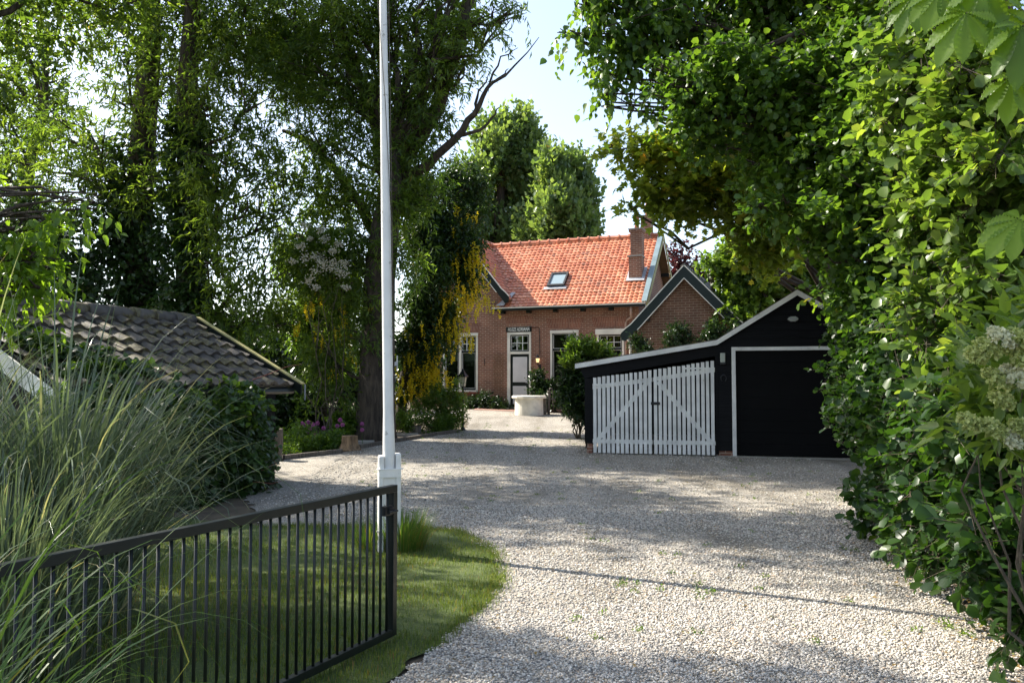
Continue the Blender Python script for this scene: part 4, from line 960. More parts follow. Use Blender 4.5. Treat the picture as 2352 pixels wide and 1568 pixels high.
def log_mesh(mb, r, h, n=14, fl=1.5, lob=.12):
    ph = rng.random() * 6
    for k in range(1): pass
    i0 = len(mb.v); lv = [(0, fl), (.15, fl * .82 if fl > 1 else 1), (.5, 1.05), (1, 1)]
    for z, f in lv:
        for j in range(n):
            a = 2 * math.pi * j / n; rr = r * f * (1 + lob * math.sin(5 * a + ph) + lob * .5 * math.sin(3 * a)); mb.v.append((rr * math.cos(a), rr * math.sin(a), z * h))
    for k in range(3):
        for j in range(n): j2 = (j + 1) % n; a = i0 + k * n; mb.f.append((a + j, a + j2, a + n + j2, a + n + j))
    mb.f.append(tuple(i0 + 3 * n + j for j in range(n)))
p = gnd(802, 1033); s_ = thing('tree_stump', 'short sawn tree stump with flared roots at the corner of the flower bed', 'stump', (p.x, p.y, gz(p.y)))
mb = MB(); log_mesh(mb, .17, .32, 22, 1.6); mb.build('stump_body', 'stump_wood', s_)
p = gnd(632, 1056); s_ = thing('log_post', 'thick weathered log standing upright beside the ivy covered shed', 'post', (p.x, p.y, gz(p.y)))
mb = MB(); log_mesh(mb, .145, .62, 16, 1.05, .06); mb.build('log_body', 'post_wood', s_)
p = gnd(956, 998); s_ = thing('dark_planter', 'small dark round planter at the gravel edge by the laburnum', 'planter', (p.x, p.y, gz(p.y)), 0)
mb = MB(); mb.lathe([(.12, 0), (.145, .24), (.15, .25), (.13, .25), (.12, .20), (.001, .20)], n=18); mb.build('pot_body', 'post_wood', s_)
def slabstone(name, label, cat, px, py, sx, sy, rz, mat, h=.06):
    p = gnd(px, py); mb = MB(); mb.box(-sx, sx, -sy, sy, -.03, h); o = mb.build(name, mat, bevel=.012); o.location = (p.x, p.y, gz(p.y)); o.rotation_euler = (0, 0, rz); return props(o, label, cat)
slabstone('stone_slab', 'flat grey stone slab lying at the foot of the laburnum', 'stone', 935, 1000, .30, .12, R(12), 'concrete')
slabstone('flat_stone', 'flat paving stone next to the tree stump', 'stone', 838, 1018, .22, .15, R(5), 'concrete', .07)
# timber edging, one sleeper per stretch
ed = [gnd(*q) for q in ((652, 1055), (787, 1040), (826, 1030), (915, 1014), (1000, 1000), (1056, 992))]
labs = ['mossy timber edging along the front of the allium bed', None, 'timber edging at the foot of the big willow', 'timber edging between laburnum and planter', 'timber edging that ends at the lamp post']
for k in range(5):
    if labs[k] is None: continue
    a, b = ed[k], ed[k + 1]; mb = MB(); d = (b - a); L_ = Vector((d.x, d.y, 0)).length
    mb.box(0, L_ - .03, -.04, .04, -.05, .09); o = mb.build('timber_edging', 'post_wood', bevel=.01); o.location = (a.x, a.y, gz(a.y)); o.rotation_euler = (0, -math.atan2(gz(b.y) - gz(a.y), L_), math.atan2(d.y, d.x)); props(o, labs[k], 'edging', 'timber edging along the beds')

# ================================================================== vegetation
def W2(x, y, z, r, asp=1.0): return (x, y, z, r, asp)
# ---- big willow in the middle (trunk right behind the flagpole)
b = gnd(862, 1012); b = Vector((b.x, b.y, gz(b.y)))
d0 = b.y
def T(px, py, d=None): return at(px, py, d or d0)
def willow_extra(mb, bb):
    def limb(pts, rad):
        q = [T(*p) - bb for p in pts]; out = []; rr = []
        for k in range(len(q) - 1):
            for j in range(3):
                t = j / 3; out.append(q[k].lerp(q[k + 1], t) + Vector(rng.normal(size=3)) * (0 if j == 0 else .035)); rr.append(rad[k] * (1 - t) + rad[k + 1] * t)
        out.append(q[-1]); rr.append(rad[-1]); mb.tube(out, rr, 9, cap=False)
    limb([(905, 440, 21.6), (945, 335, 21.3), (1005, 250, 21.0), (1050, 110, 20.6), (1090, -20, 20.2), (1120, -160, 20)], [.22, .24, .20, .17, .13, .08])
    limb([(1020, 215, 21.0), (1010, 90, 21.2), (1000, -60, 21.5)], [.12, .10, .07])
    limb([(900, 470, 21.8), (870, 300, 22.2), (800, 120, 22.6), (740, -20, 23), (700, -150, 23.2)], [.26, .2, .15, .11, .07])
    limb([(880, 560, 21.8), (800, 430, 22), (720, 330, 22.3), (650, 300, 22.5)], [.16, .12, .09, .05])
    # bare dead limb reaching right
    limb([(900, 430, 21.2), (985, 380, 20.6), (1040, 325, 20.2), (1090, 262, 20), (1118, 205, 19.9), (1160, 175, 19.8), (1238, 86, 19.6)], [.16, .12, .10, .075, .05, .03, .008])
    limb([(1052, 312, 20.2), (1100, 300, 20), (1130, 270, 20), (1150, 245, 19.9)], [.055, .04, .03, .01])
    limb([(1092, 262, 20), (1096, 225, 20), (1122, 170, 20)], [.045, .035, .01])
    limb([(1118, 205, 19.9), (1160, 170, 19.8), (1168, 158, 19.8)], [.04, .02, .008])
    limb([(1125, 190, 19.9), (1150, 130, 19.8), (1190, 110, 19.8)], [.03, .02, .006])
    limb([(1040, 325, 20.2), (1030, 300, 20.2)], [.035, .02])
cl = [C(700, 60, 22, 1.5), C(770, 130, 21, 1.3), C(690, 190, 21.5, 1.2), C(640, 90, 22.5, 1.3), C(820, 40, 20.5, 1.3), C(790, 250, 20.8, 1.2), C(720, 330, 21, 1.0),
      C(900, 60, 21, 1.3), C(960, 100, 20.5, 1.0), C(1000, 180, 20.5, .85), C(1075, 60, 20, .7), C(1130, 40, 20, .5), C(1040, 20, 21, 1.0), C(1190, 35, 20, .33), C(1070, 140, 20.4, .5),
      C(930, 230, 20.5, .9), C(850, 200, 21, 1.1), C(860, 340, 20.8, 1.0), C(960, 350, 20.8, .75), C(800, 440, 21, 1.0), C(730, 450, 21.5, .95), C(900, 470, 20.6, .9), C(970, 450, 21, .7),
      C(830, 560, 20.8, .85), C(900, 590, 20.4, .8), C(750, 570, 21, .9), C(690, 560, 22, .9), C(1010, 270, 20.3, .6), C(780, 660, 20.8, .8), C(860, 690, 20.4, .6), C(700, 680, 21.5, .7),
      C(760, 760, 20.8, .65), C(830, 780, 20.3, .45), C(740, 850, 20.6, .5), C(775, 900, 20.4, .45), C(720, 930, 20.8, .30), C(730, 800, 20.4, .45),
      C(690, -110, 22, 1.2), C(860, -150, 21, 1.2), C(1000, -130, 20.5, 1.5), C(1100, -90, 20, .6)]
tree('willow_tree', 'large willow with a massive fissured trunk and a bare dead limb, behind the flagpole', 'tree', b,
     [b - Vector((0, 0, .2)), b + Vector((0, 0, .25)), T(865, 900), T(868, 780), T(872, 640), T(885, 520), T(900, 430), T(905, 340)],
     [.62, .52, .46, .43, .40, .36, .28, .16], cl, 68000, .17, .24, 'leaf_willow', per=12, slen=.55, droop=.25, r0=.10, twigs=6, k=8, f=.48, extra=willow_extra, spread=.85)
# ---- two ivy clad willows at the left
def ivy_column(t, b, pts, n, r0=.55):
    cl = [(p[0] - b.x, p[1] - b.y, p[2] - b.z, p[3], 1.0) for p in pts]
    P, A, U, Ls, rr = spray_leaves(cl, int(n * .6), .13, .8, 8, .3, .3, fill=.35)
    leaves('ivy', P, A, U, Ls, .8, M['leaf_ivy'], 'diamond', t, rr)
bA = at(318, 890, 22.5); bA.z = gz(22.5)
A_cl = [C(200, 330, 22.5, 1.5), C(120, 300, 23, 1.3), C(60, 380, 23, 1.2), C(270, 120, 22, 1.8), C(350, 40, 21.5, 1.8), C(300, 240, 21.5, 1.3), C(390, 180, 21.5, 1.3), C(210, 60, 23, .9), C(400, 330, 21.4, 1.1), C(230, 420, 22, 1.3),
        C(150, 440, 22, 1.0), C(330, 430, 21.4, 1.0), C(340, -150, 22, 2.2), C(220, -120, 23, 2.0), C(300, -400, 22, 2.4), C(100, -50, 23, 1.2), C(380, -300, 22, 2)]
tA = tree('willow_tree', 'left one of the two dark ivy clad willow trunks behind the shed', 'tree', bA,
     [bA, at(320, 760, 22.4), at(318, 500, 22.3), at(330, 300, 22.2), at(345, 120, 22.1), at(350, -100, 22), at(340, -350, 22)], [.42, .38, .36, .33, .28, .2, .1], A_cl, 27000, .18, .25, 'leaf_willow', group='ivy clad willows', per=12, slen=.5, droop=.2, k=8, f=.48, spread=.85)
ivy_column(tA, bA, [C(318 + rng.normal() * 14, y, 22.2, .62) for y in range(880, 320, -28)] + [C(240, 650, 22, .9), C(200, 560, 22, .9), C(180, 700, 21.5, 1.0), C(250, 780, 21.5, 1.0), C(270, 500, 22, .8), C(120, 640, 22, 1.1), C(60, 560, 22, 1.1), C(100, 760, 22, 1.0), C(20, 470, 22, .9)], 42000)
bB = at(436, 890, 21.5); bB.z = gz(21.5)
B_cl = [C(460, 60, 21, 1.7), C(540, 120, 21, 1.5), C(480, 220, 20.5, 1.3), C(560, 260, 20.5, 1.3), C(520, 380, 20.5, 1.1), C(590, 400, 21, 1.1), C(460, 420, 20.8, 1.0), C(560, 500, 20.5, 1.1), C(630, 520, 21, 1.0), C(520, 620, 20.5, 1.0), C(600, 640, 20.5, 1.0), C(650, 430, 21.5, .8),
        C(500, -150, 21, 2.2), C(600, -60, 21.5, 1.5), C(480, -400, 21, 2.2), C(560, 20, 21, 1.3), C(480, 520, 20.8, .8), C(560, 750, 21, .9), C(640, 750, 21, .8), C(500, 720, 21, .8)]
tB = tree('willow_tree', 'right one of the two dark ivy clad willow trunks behind the shed', 'tree', bB,
     [bB, at(440, 780, 21.5), at(434, 600, 21.4), at(434, 400, 21.3), at(430, 200, 21.2), at(445, 0, 21), at(460, -300, 21)], [.40, .36, .33, .30, .26, .2, .1], B_cl, 34000, .17, .25, 'leaf_willow', group='ivy clad willows', per=12, slen=.5, droop=.35, k=8, f=.48, spread=.85)
ivy_column(tB, bB, [C(436 + rng.normal() * 12, y, 21.2, .55) for y in range(880, 260, -28)] + [C(400, 700, 21, .6), C(480, 800, 21, .7), C(390, 560, 21.2, .5)], 26000)
# ---- looser tree far left, tall trees beyond the frame that shade the drive
bL = Vector((-15.5, 26, .3))
tree('ash_tree', 'loose crowned tree at the left edge with forked limbs against the sky', 'tree', bL, [bL, at(60, 700, 26), at(60, 400, 26), at(100, 250, 26), at(110, 60, 26)], [.3, .26, .2, .14, .06],
     [C(40, 60, 26, 1.5), C(90, 170, 26, 1.4), C(20, 250, 26, 1.5), C(120, 300, 25.5, 1.0), C(150, 240, 26, .8), C(-60, 150, 26, 2), C(30, 400, 26, 1.2), C(90, 480, 26, 1.2), C(-40, 350, 26, 1.6), C(0, 600, 26, 1.6)], 17000, .19, .28, 'leaf_willow', per=10, slen=.5, droop=.15, twigs=7, k=8, f=.48)
for nm, lb, x, y, cc, nl in (('elm_tree', 'tall elm at the very left edge above the shed, mostly out of frame', -10.8, 16.2, [(-10.5, 16.5, 9.5, 1.9), (-12, 15.5, 11, 2), (-9.2, 15.6, 11.5, 1.7), (-10.5, 17.8, 12.5, 1.9), (-8.6, 17.6, 10.2, 1.3), (-11, 14.2, 9, 1.5), (-10, 16, 14, 1.8), (-12.5, 17.5, 8.5, 1.8), (-9.4, 14.4, 12.8, 1.3), (-8.0, 16.2, 13.2, 1.1)], 30000),
                               ('beech_tree', 'beech left of the drive, out of frame, its shade dappling the gravel', -11.0, 9.6, [(-12.0, 11.0, 12.4, .9), (-11.0, 10.3, 12.6, .9), (-10.0, 9.9, 12.8, .8), (-9.0, 9.2, 12.6, .8), (-8.0, 8.8, 12.4, .7), (-11.8, 9.4, 13.2, 1.1), (-10.4, 8.6, 13, 1.1), (-9.2, 7.9, 12.6, .9), (-12.4, 8.2, 12.8, 1.1), (-11, 7.2, 12.8, 1.2), (-9.6, 6.6, 12.6, 1.0), (-10.9, 9.2, 14.6, 1.0)], 20000)):
    o_ = Vector((x, y, 0)); tree(nm, lb, 'tree', o_, [o_, (x, y, 3), (x + .1, y, 6), (x, y + .1, 9), (x, y, 11.8)], [.32, .28, .24, .18, .08], [W2(*q) for q in cc], nl, .15, .5, 'leaf_willow', per=9, slen=.5, droop=.1, k=7, f=.42, spread=.95)
bN = Vector((-9.6, 8.2, 0))
def rel(l): return [W2(*q) for q in l]
tree('cherry_tree', 'bright leaved cherry whose branches reach in from the left above the shed roof', 'tree', bN, [bN, (-9.5, 8.3, 2), (-9.4, 8.6, 3.4), (-9.3, 8.8, 4.6)], [.16, .13, .1, .06],
     [C(40, 530, 9.3, .55, .5), C(110, 515, 9.4, .42, .5), C(185, 480, 9.5, .28, .45), C(215, 465, 9.5, .15, .6), C(60, 600, 9.3, .45, .5), C(120, 620, 9.4, .25, .6), C(20, 680, 9, .4), C(90, 660, 9.2, .22), C(-120, 560, 9, .7), C(-160, 400, 9, .8),
      W2(-8.6, 8.4, 6.2, 1.4), W2(-9.8, 7.6, 6.8, 1.5), W2(-8.2, 9.8, 6.9, 1.3), W2(-9.5, 9, 8.0, 1.3), W2(-8.0, 7.2, 5.2, 1.0), W2(-10.5, 9.5, 5.6, 1.4)],
     20000, .105, .5, 'leaf_cherry', 'heart', per=8, slen=.38, droop=.5, r0=.05, k=6, f=.45, up=1.1)
# ---- laburnum
bl = gnd(925, 985); bl = Vector((bl.x, bl.y, gz(bl.y))); dl = bl.y
lab = [C(1000, 480, dl, .75), C(1050, 560, dl, .75), C(1075, 480, dl + .5, .6), C(1000, 600, dl - .5, .8), C(1070, 640, dl, .6), C(960, 540, dl - .5, .8), C(960, 680, dl - .5, .8), C(1015, 715, dl, .6), C(980, 780, dl - .3, .6), C(940, 800, dl, .6), C(985, 830, dl - .2, .4), C(965, 870, dl, .35), C(1090, 430, dl + 1, .45), C(1040, 420, dl + 1, .6), C(1085, 560, dl + .2, .4), C(940, 420, dl, .8), C(1030, 765, dl, .25), C(930, 900, dl, .35)]
tl = tree('laburnum_tree', 'laburnum hung with long yellow flower clusters in front of the house window', 'tree', bl, [bl, bl + Vector((-.05, 0, .4)), T(925, 880, dl), T(945, 790, dl), T(960, 680, dl), T(985, 560, dl)], [.22, .17, .14, .12, .09, .05],
     lab, 62000, .12, .42, 'leaf_laburnum', per=9, slen=.35, droop=.3, r0=.06, k=7, f=.5)
fl = []
for px, py, n in ((1085, 590, 18), (1075, 650, 20), (1085, 700, 18), (1060, 700, 20), (1085, 620, 10), (1078, 500, 6), (1035, 740, 24), (1055, 765, 16), (1005, 800, 20), (985, 830, 30), (975, 860, 34), (960, 890, 20), (1000, 880, 18), (940, 830, 16), (1030, 680, 12), (1060, 590, 10), (990, 740, 12), (940, 900, 16), (1075, 610, 14), (1100, 715, 10), (1010, 700, 8), (1040, 560, 7), (955, 780, 10), (1055, 785, 12), (915, 930, 8), (975, 860, 10), (965, 600, 5)):
    for _ in range(n): fl.append(at(px + rng.normal() * 20, py + rng.normal() * 14, dl - .45 + rng.normal() * .25))
fl = np.array([tuple(p - bl) for p in fl]); n = len(fl); per = 26
tt = np.linspace(0, 1, per); Lr = rng.uniform(.22, .42, n)
P = fl[:, None] + np.array([0, 0, -1.])[None, None] * (tt[None, :, None] * Lr[:, None, None]) + rng.normal(size=(n, per, 3)) * (.026 * (1.1 - tt))[None, :, None] + np.array([0, 0, .15])
P = P.reshape(-1, 3); leaves('flower_cluster', P, nrm(rng.normal(size=P.shape)), nrm(rng.normal(size=P.shape)), np.full(len(P), .055), .8, M['petal_yellow'], 'diamond', tl)
# second laburnum behind the willow, with its yellow showing through
bl2 = Vector((-5.6, 24.5, .2))
tl2 = tree('laburnum_tree', 'second laburnum half hidden left of the big willow trunk, few yellow flowers', 'tree', bl2, [bl2, bl2 + Vector((0, 0, 1)), at(750, 800, 24.5), at(740, 700, 24.5)], [.14, .12, .1, .05],
     [C(720, 680, 24.5, .9), C(760, 740, 24.2, .8), C(700, 770, 24.5, .7), C(780, 650, 24.5, .9), C(760, 820, 24.2, .6), C(700, 600, 24.5, .8)], 26000, .13, .4, 'leaf_shrub', per=9, slen=.35, droop=.3)
fl = np.array([tuple(at(px + rng.normal() * 9, py + rng.normal() * 12, 20.2 + rng.random()) - bl2) for px, py, n in ((705, 700, 8), (740, 690, 8), (790, 715, 8), (735, 770, 6), (675, 745, 5), (790, 760, 6), (710, 640, 6), (765, 840, 6), (805, 800, 5)) for _ in range(n)])
n = len(fl); P = fl[:, None] + np.array([0, 0, -1.])[None, None] * (tt[None, :, None] * .28) + rng.normal(size=(n, per, 3)) * (.026 * (1.1 - tt))[None, :, None]; P = P.reshape(-1, 3)
leaves('flower_cluster', P, nrm(rng.normal(size=P.shape)), nrm(rng.normal(size=P.shape)), np.full(len(P), .038), .8, M['petal_yellow'], 'diamond', tl2)
# ---- white flowering climber up in the willow
wr_cl = [C(700, 590, 20.1, .38), C(745, 600, 20, .4), C(780, 625, 20, .35), C(720, 560, 20.1, .3), C(770, 585, 20, .3), C(715, 655, 20.1, .25), C(755, 545, 20.1, .25)]
rose = shrub('climbing_rose', 'white flowering climber hanging in the willow crown left of the flagpole', 'climber', wr_cl, 3500, .12, .5, 'leaf_willow', base=(at(760, 900, 20.3).x, 20.3, gz(20.3)), stems=7)
P = []
rb = rose.location
for px, py in ((690, 565), (700, 590), (728, 590), (740, 605), (752, 612), (765, 602), (775, 620), (788, 628), (765, 575), (778, 560), (745, 548), (735, 528), (712, 548), (790, 605), (722, 625), (708, 645), (725, 660), (700, 520), (795, 660), (672, 600)):
    c = np.array(tuple(at(px, py, 19.5) - rb)); P.append(c + rng.normal(size=(70, 3)) * np.array([.075, .07, .05]) * rng.uniform(.5, 1.2))
P = np.concatenate(P); leaves('blossom', P, nrm(rng.normal(size=P.shape)), nrm(rng.normal(size=P.shape)), np.full(len(P), .045), .9, M['petal_white'], 'diamond', rose)

# ---- poplars behind the house
def poplar(label, cx, d, pts, n, top):
    bb = at(cx, 700, d); bb.z = gz(d)
    return tree('poplar_tree', label, 'tree', bb, [bb, at(cx, 560, d), at(cx, 440, d), at(cx, top, d)], [.5, .4, .3, .08], [C(px + 4, py + 22, d + rng.normal() * 1.2, r * .86, 1.7) for px, py, r in pts], int(n * 1.25), .32, .8, 'leaf_poplar', 'diamond', 'poplars behind the house', per=9, slen=.9, droop=-.7, r0=.12, k=10, f=.34, twigs=4, spread=.9)
poplar('tall many spired poplar behind the house roof', 1150, 60, [(1100, 430, 1.6), (1150, 400, 1.9), (1200, 420, 1.6), (1125, 340, 1.4), (1180, 330, 1.5), (1215, 350, 1.2), (1148, 290, .8), (1192, 285, .8), (1217, 300, .6), (1238, 340, .5), (1080, 500, 1.5), (1130, 510, 1.8), (1190, 510, 1.8), (1230, 470, 1.3), (1075, 400, .9), (1105, 300, .7), (1145, 265, .4), (1191, 262, .4), (1060, 450, .8), (1238, 400, .7), (1100, 560, 1.8), (1180, 570, 1.8), (1040, 560, 1.5), (1235, 520, 1.5), (1215, 440, 1.2), (1245, 560, 1.5)], 42000, 260)
poplar('shorter rounder poplar behind the house roof, right of the spired one', 1300, 55, [(1290, 420, 1.1), (1325, 440, 1.1), (1265, 470, 1.3), (1310, 500, 1.5), (1345, 510, .9), (1275, 530, 1.5), (1330, 540, 1.2), (1262, 390, .8), (1295, 375, .7), (1325, 395, .6), (1348, 440, .45), (1250, 440, .8), (1262, 365, .4), (1320, 365, .35), (1240, 540, 1.3)], 26000, 370)
# copper beech and a light green tree behind the annexe
bb = at(1570, 720, 45); bb.z = .68
tree('copper_beech', 'small dark red leaved tree showing between the house and the annexe roof', 'tree', bb, [bb, at(1565, 640, 45), at(1560, 600, 45)], [.2, .12, .05], [C(1560, 600, 45, .9), C(1545, 640, 45, 1.0), C(1590, 620, 45, .8), C(1575, 660, 45, 1.2), C(1545, 585, 45, .4), C(1610, 650, 45, 1.0)], 5000, .2, .6, 'leaf_red', per=7, slen=.5)
bb = at(1790, 800, 27); bb.z = .5
tree('lime_tree', 'bright yellow green tree lit by the sun behind the garage gable', 'tree', bb, [bb, at(1780, 700, 27), at(1770, 600, 27), at(1770, 500, 27)], [.22, .18, .12, .05],
     [C(1690, 690, 27, .8), C(1740, 650, 27, 1.0), C(1680, 610, 27, .6), C(1800, 620, 27, 1.2), C(1730, 710, 27, .7), C(1860, 660, 27, 1.2), C(1720, 560, 27, .9), C(1790, 540, 27, 1.1), C(1660, 720, 27, .4), C(1880, 560, 27, 1.2), C(1840, 720, 27, 1.2), C(1640, 600, 27, .35)], 26000, .17, .7, 'leaf_lime', 'heart', per=8, slen=.45)

# ---- right side: poplar with hanging twigs, maple, alder, elder, horse chestnut
tb = Vector((9.5, 15.5, 0)); tm_ = Vector((8.2, 19.5, .12))
tree('poplar_tree', 'heart leaved poplar hanging into the picture from the top right above the drive', 'tree', tb, [tb, (9.5, 15.4, 3), (9.2, 15, 6), (8.8, 14.6, 9), (8.5, 14.4, 12)], [.45, .38, .32, .24, .12],
     [C(1335, 80, 13, .28), C(1295, 80, 13, .13), C(1385, 40, 13, .42), C(1430, 90, 13, .55), C(1400, 170, 13, .28, 1.5), C(1395, 215, 13, .18, 1.6), C(1390, 245, 13, .10, 1.5), C(1460, 150, 13, .35, 1.3), C(1500, 40, 13, .7), C(1560, 110, 13.3, .7), C(1640, 60, 13.5, .9), C(1740, 40, 13.5, .9), C(1850, 60, 13, .9), C(1700, 140, 13.2, .7), C(1950, 30, 12.5, .9), C(1440, -40, 13, .9), C(1600, -100, 13.5, 1.4), C(1800, -120, 13.5, 1.5), C(2000, -150, 13, 1.5), C(1700, -350, 14, 2), C(1380, -20, 13, .5),
      C(1620, 180, 13.5, .5), C(1345, 10, 13, .2), C(1480, 210, 13, .14, 1.4)], 30000, .11, .82, 'leaf_alder', 'heart', per=9, slen=.38, droop=.75, r0=.07, k=8, f=.38, twigs=5)
tree('maple_tree', 'maple with bronze yellow leaves reaching left over the annexe and garage', 'tree', tm_, [tm_, tm_ + Vector((0, 0, 2.5)), tm_ + Vector((-.2, -.3, 4.5)), tm_ + Vector((-.6, -.5, 6.5))], [.3, .25, .2, .1],
     [C(1420, 345, 16, .32, .6), C(1480, 360, 16, .4, .6), C(1540, 345, 16, .5, .7), C(1450, 310, 16, .2, .6), C(1480, 420, 16, .35, .6), C(1450, 480, 16, .2, .6), C(1500, 475, 16, .24, .6), C(1560, 440, 16, .6), C(1630, 470, 16, .42), C(1640, 400, 16, .8), C(1720, 450, 16, .8), C(1730, 530, 16, .5), C(1760, 380, 16, .9), C(1790, 510, 16, .9), C(1860, 480, 15.5, 1.0), C(1620, 310, 16, .6)],
     17000, .125, .95, 'leaf_maple', 'lobed', per=8, slen=.42, droop=.1, r0=.07, k=9, f=.34, spread=1.0, up=1.3, twigs=5)
# alder masses, from far to near
ba = Vector((7.6, 12.8, 0))
tree('alder_tree', 'tall dense alder in the middle of the right hand side with a thick level branch', 'tree', ba, [ba, ba + Vector((0, 0, 2)), ba + Vector((-.1, 0, 4)), ba + Vector((-.1, .1, 7)), ba + Vector((0, .1, 9.5))], [.34, .28, .24, .16, .06],
     [C(1560, 230, 12, .5, .8), C(1620, 200, 12, .6), C(1530, 200, 12, .25), C(1600, 280, 12, .45, .7), C(1680, 250, 12, .7), C(1700, 160, 12, .7), C(1780, 220, 12, .8), C(1800, 320, 12, .8), C(1870, 160, 11.5, .8), C(1750, 380, 12, .5), C(1880, 280, 11.5, .8), C(1900, 400, 11.5, .8), C(1980, 200, 11, .8), C(1990, 330, 11, .8), C(1840, 470, 11.5, .6), C(1960, 480, 11, .8), C(1930, 540, 11.5, .55), C(1860, 560, 11.5, .25), C(2060, 420, 10.5, .9), C(2080, 260, 10.5, .9), C(2020, 600, 11, .8), C(2010, 670, 11, .5), C(1920, 60, 11.5, .7), C(2060, 100, 11, .8), C(1520, 160, 12, .2), C(1760, 480, 11.5, .35), C(2000, -120, 11, 1.4), C(2200, -50, 11, 1.4), C(2200, 300, 11, 1.3), C(2250, 600, 11, 1.3), C(2150, 720, 11, 1.1), C(2320, 450, 11, 1.3)],
     56000, .092, .85, 'leaf_alder', 'round', per=8, slen=.34, droop=.1, r0=.09, k=9, f=.36, spread=.95, up=.9)
def level_branch():
    t = bpy.data.objects['alder_tree']; mb = MB(); o = Vector(t.location)
    pts = [Vector((7.5, 12.8, 6.2)), at(2000, 235, 12), at(1880, 245, 12), at(1790, 262, 12), at(1700, 268, 12), at(1640, 272, 12)]
    mb.tube([p - o for p in pts], [.14, .11, .09, .07, .05, .02], 8, cap=False); mb.build('limb', 'bark', t, smooth=True)
level_branch()
hb = Vector((5.3, 10.2, 0))
shrub('alder_hedge', 'dark green hedge of alder and maple shoots growing against the right of the garage', 'hedge',
      [C(1975, 790, 12.8, .30), C(2010, 720, 12.5, .5), C(1925, 745, 13.2, .16), C(1985, 870, 12.6, .26), C(1945, 860, 13, .10), C(2010, 820, 11.8, .6), C(2050, 900, 10.8, .6), C(1990, 930, 11.5, .35), C(2010, 980, 10.8, .35), C(2060, 1010, 10, .5), C(2030, 1070, 9.6, .32), C(2100, 940, 9.5, .7), C(2120, 1080, 8.6, .55), C(2080, 1160, 8.2, .36), C(2150, 1180, 7.6, .42), C(2130, 820, 9.5, .7), C(2060, 740, 11, .7), C(1955, 925, 12.6, .07), C(1975, 1010, 12, .07), C(2180, 1000, 8.5, .7), C(2200, 880, 8.5, .7), C(2090, 1230, 7.4, .2)],
      44000, .085, .85, 'leaf_hedge', 'round', base=hb, per=8, slen=.3, k=9, f=.36, spread=.95, stems=26, up=.9, droop=.1, tw=.0025)
shrub('alder_hedge', 'alder hedge overhanging the gravel edge at the lower right', 'hedge',
      [C(2180, 1120, 6.6, .42), C(2230, 1040, 6.4, .5), C(2200, 1220, 6.2, .26), C(2270, 1160, 5.8, .32), C(2300, 1100, 5.4, .4), C(2250, 1260, 5.6, .22), C(2310, 1230, 5.2, .3), C(2375, 1330, 4.9, .2), C(2330, 1320, 5.2, .10), C(2370, 1400, 4.6, .12), C(2350, 1180, 4.9, .35), C(2380, 1000, 5, .5), C(2290, 960, 6, .5), C(2400, 1280, 4.6, .4), C(2150, 1010, 7, .4), C(2120, 1180, 7, .2), C(2150, 1260, 6.4, .14)],
      17000, .078, .85, 'leaf_hedge', 'round', base=(4.3, 6.3, 0), per=7, slen=.28, k=9, f=.36, spread=.95, stems=22, up=.9, droop=.1, tw=.0025)
hq = [W2(5.3 + k * .62 + rng.normal() * .15, 5.2 + k * 1.15, zz, .95) for k in range(9) for zz in (.8, 2.2, 3.6)] + [W2(7.0 + k * .7, 4.6 + k * 1.2, zz, 1.2) for k in range(8) for zz in (1.0, 3.0, 4.8)]
shrub('hawthorn_hedge', 'dark hedge deep in the shade behind the alders along the right side', 'hedge', hq, 26000, .13, .7, 'leaf_hedge', base=(6.8, 8.5, 0), per=8, slen=.3, k=6, f=.5, stems=30, up=.8)
shrub('alder_bush', 'sunlit alder with round glossy leaves standing close by on the right', 'bush',
      [C(px, py, d, r, .42) for px, py, d, r in ((2110, 250, 6.6, .32), (2060, 230, 6.8, .2), (2180, 180, 6.3, .35), (2250, 290, 6, .4), (2130, 330, 6.4, .25), (2100, 130, 6.6, .28), (2190, 60, 6.3, .35), (2300, 160, 5.8, .4), (2210, 390, 6.1, .35), (2140, 410, 6.4, .16), (2180, 470, 6.3, .32), (2130, 530, 6.4, .18), (2280, 480, 6, .38), (2240, 600, 6.1, .30), (2140, 600, 6.5, .22), (2330, 400, 5.7, .35), (2330, 620, 5.7, .35), (2190, 700, 6.2, .24), (2090, 690, 6.6, .15), (2290, 740, 5.9, .28), (2130, 790, 6.4, .18), (2210, 850, 6.1, .2), (2120, 880, 6.2, .16), (2160, 960, 6, .14), (2070, 40, 6.7, .2), (2050, 320, 6.8, .10), (2030, 735, 6.8, .07), (2070, 560, 6.8, .08))],
      11000, .084, .80, 'leaf_alder_bright', 'round', base=(4.2, 6.4, 0), per=7, slen=.28, k=7, f=.36, stems=40, up=1.0, droop=.05, sr=.012, spread=1.0, tw=.0025)
el = shrub('elder_bush', 'elder bush with creamy and green flower heads at the right edge', 'bush',
      [C(2290, 830, 3.4, .12), C(2340, 800, 3.3, .14), C(2280, 900, 3.4, .12), C(2330, 900, 3.2, .16), C(2240, 950, 3.5, .10), C(2300, 980, 3.3, .12), C(2370, 950, 3.1, .2), C(2350, 720, 3.3, .12), C(2380, 820, 3.0, .2)],
      1300, .085, .42, 'leaf_lime', 'heart', base=(2.6, 3.5, 0), per=6, slen=.16, k=5, f=.55, stems=9, up=.9, sr=.012)
eb = el.location
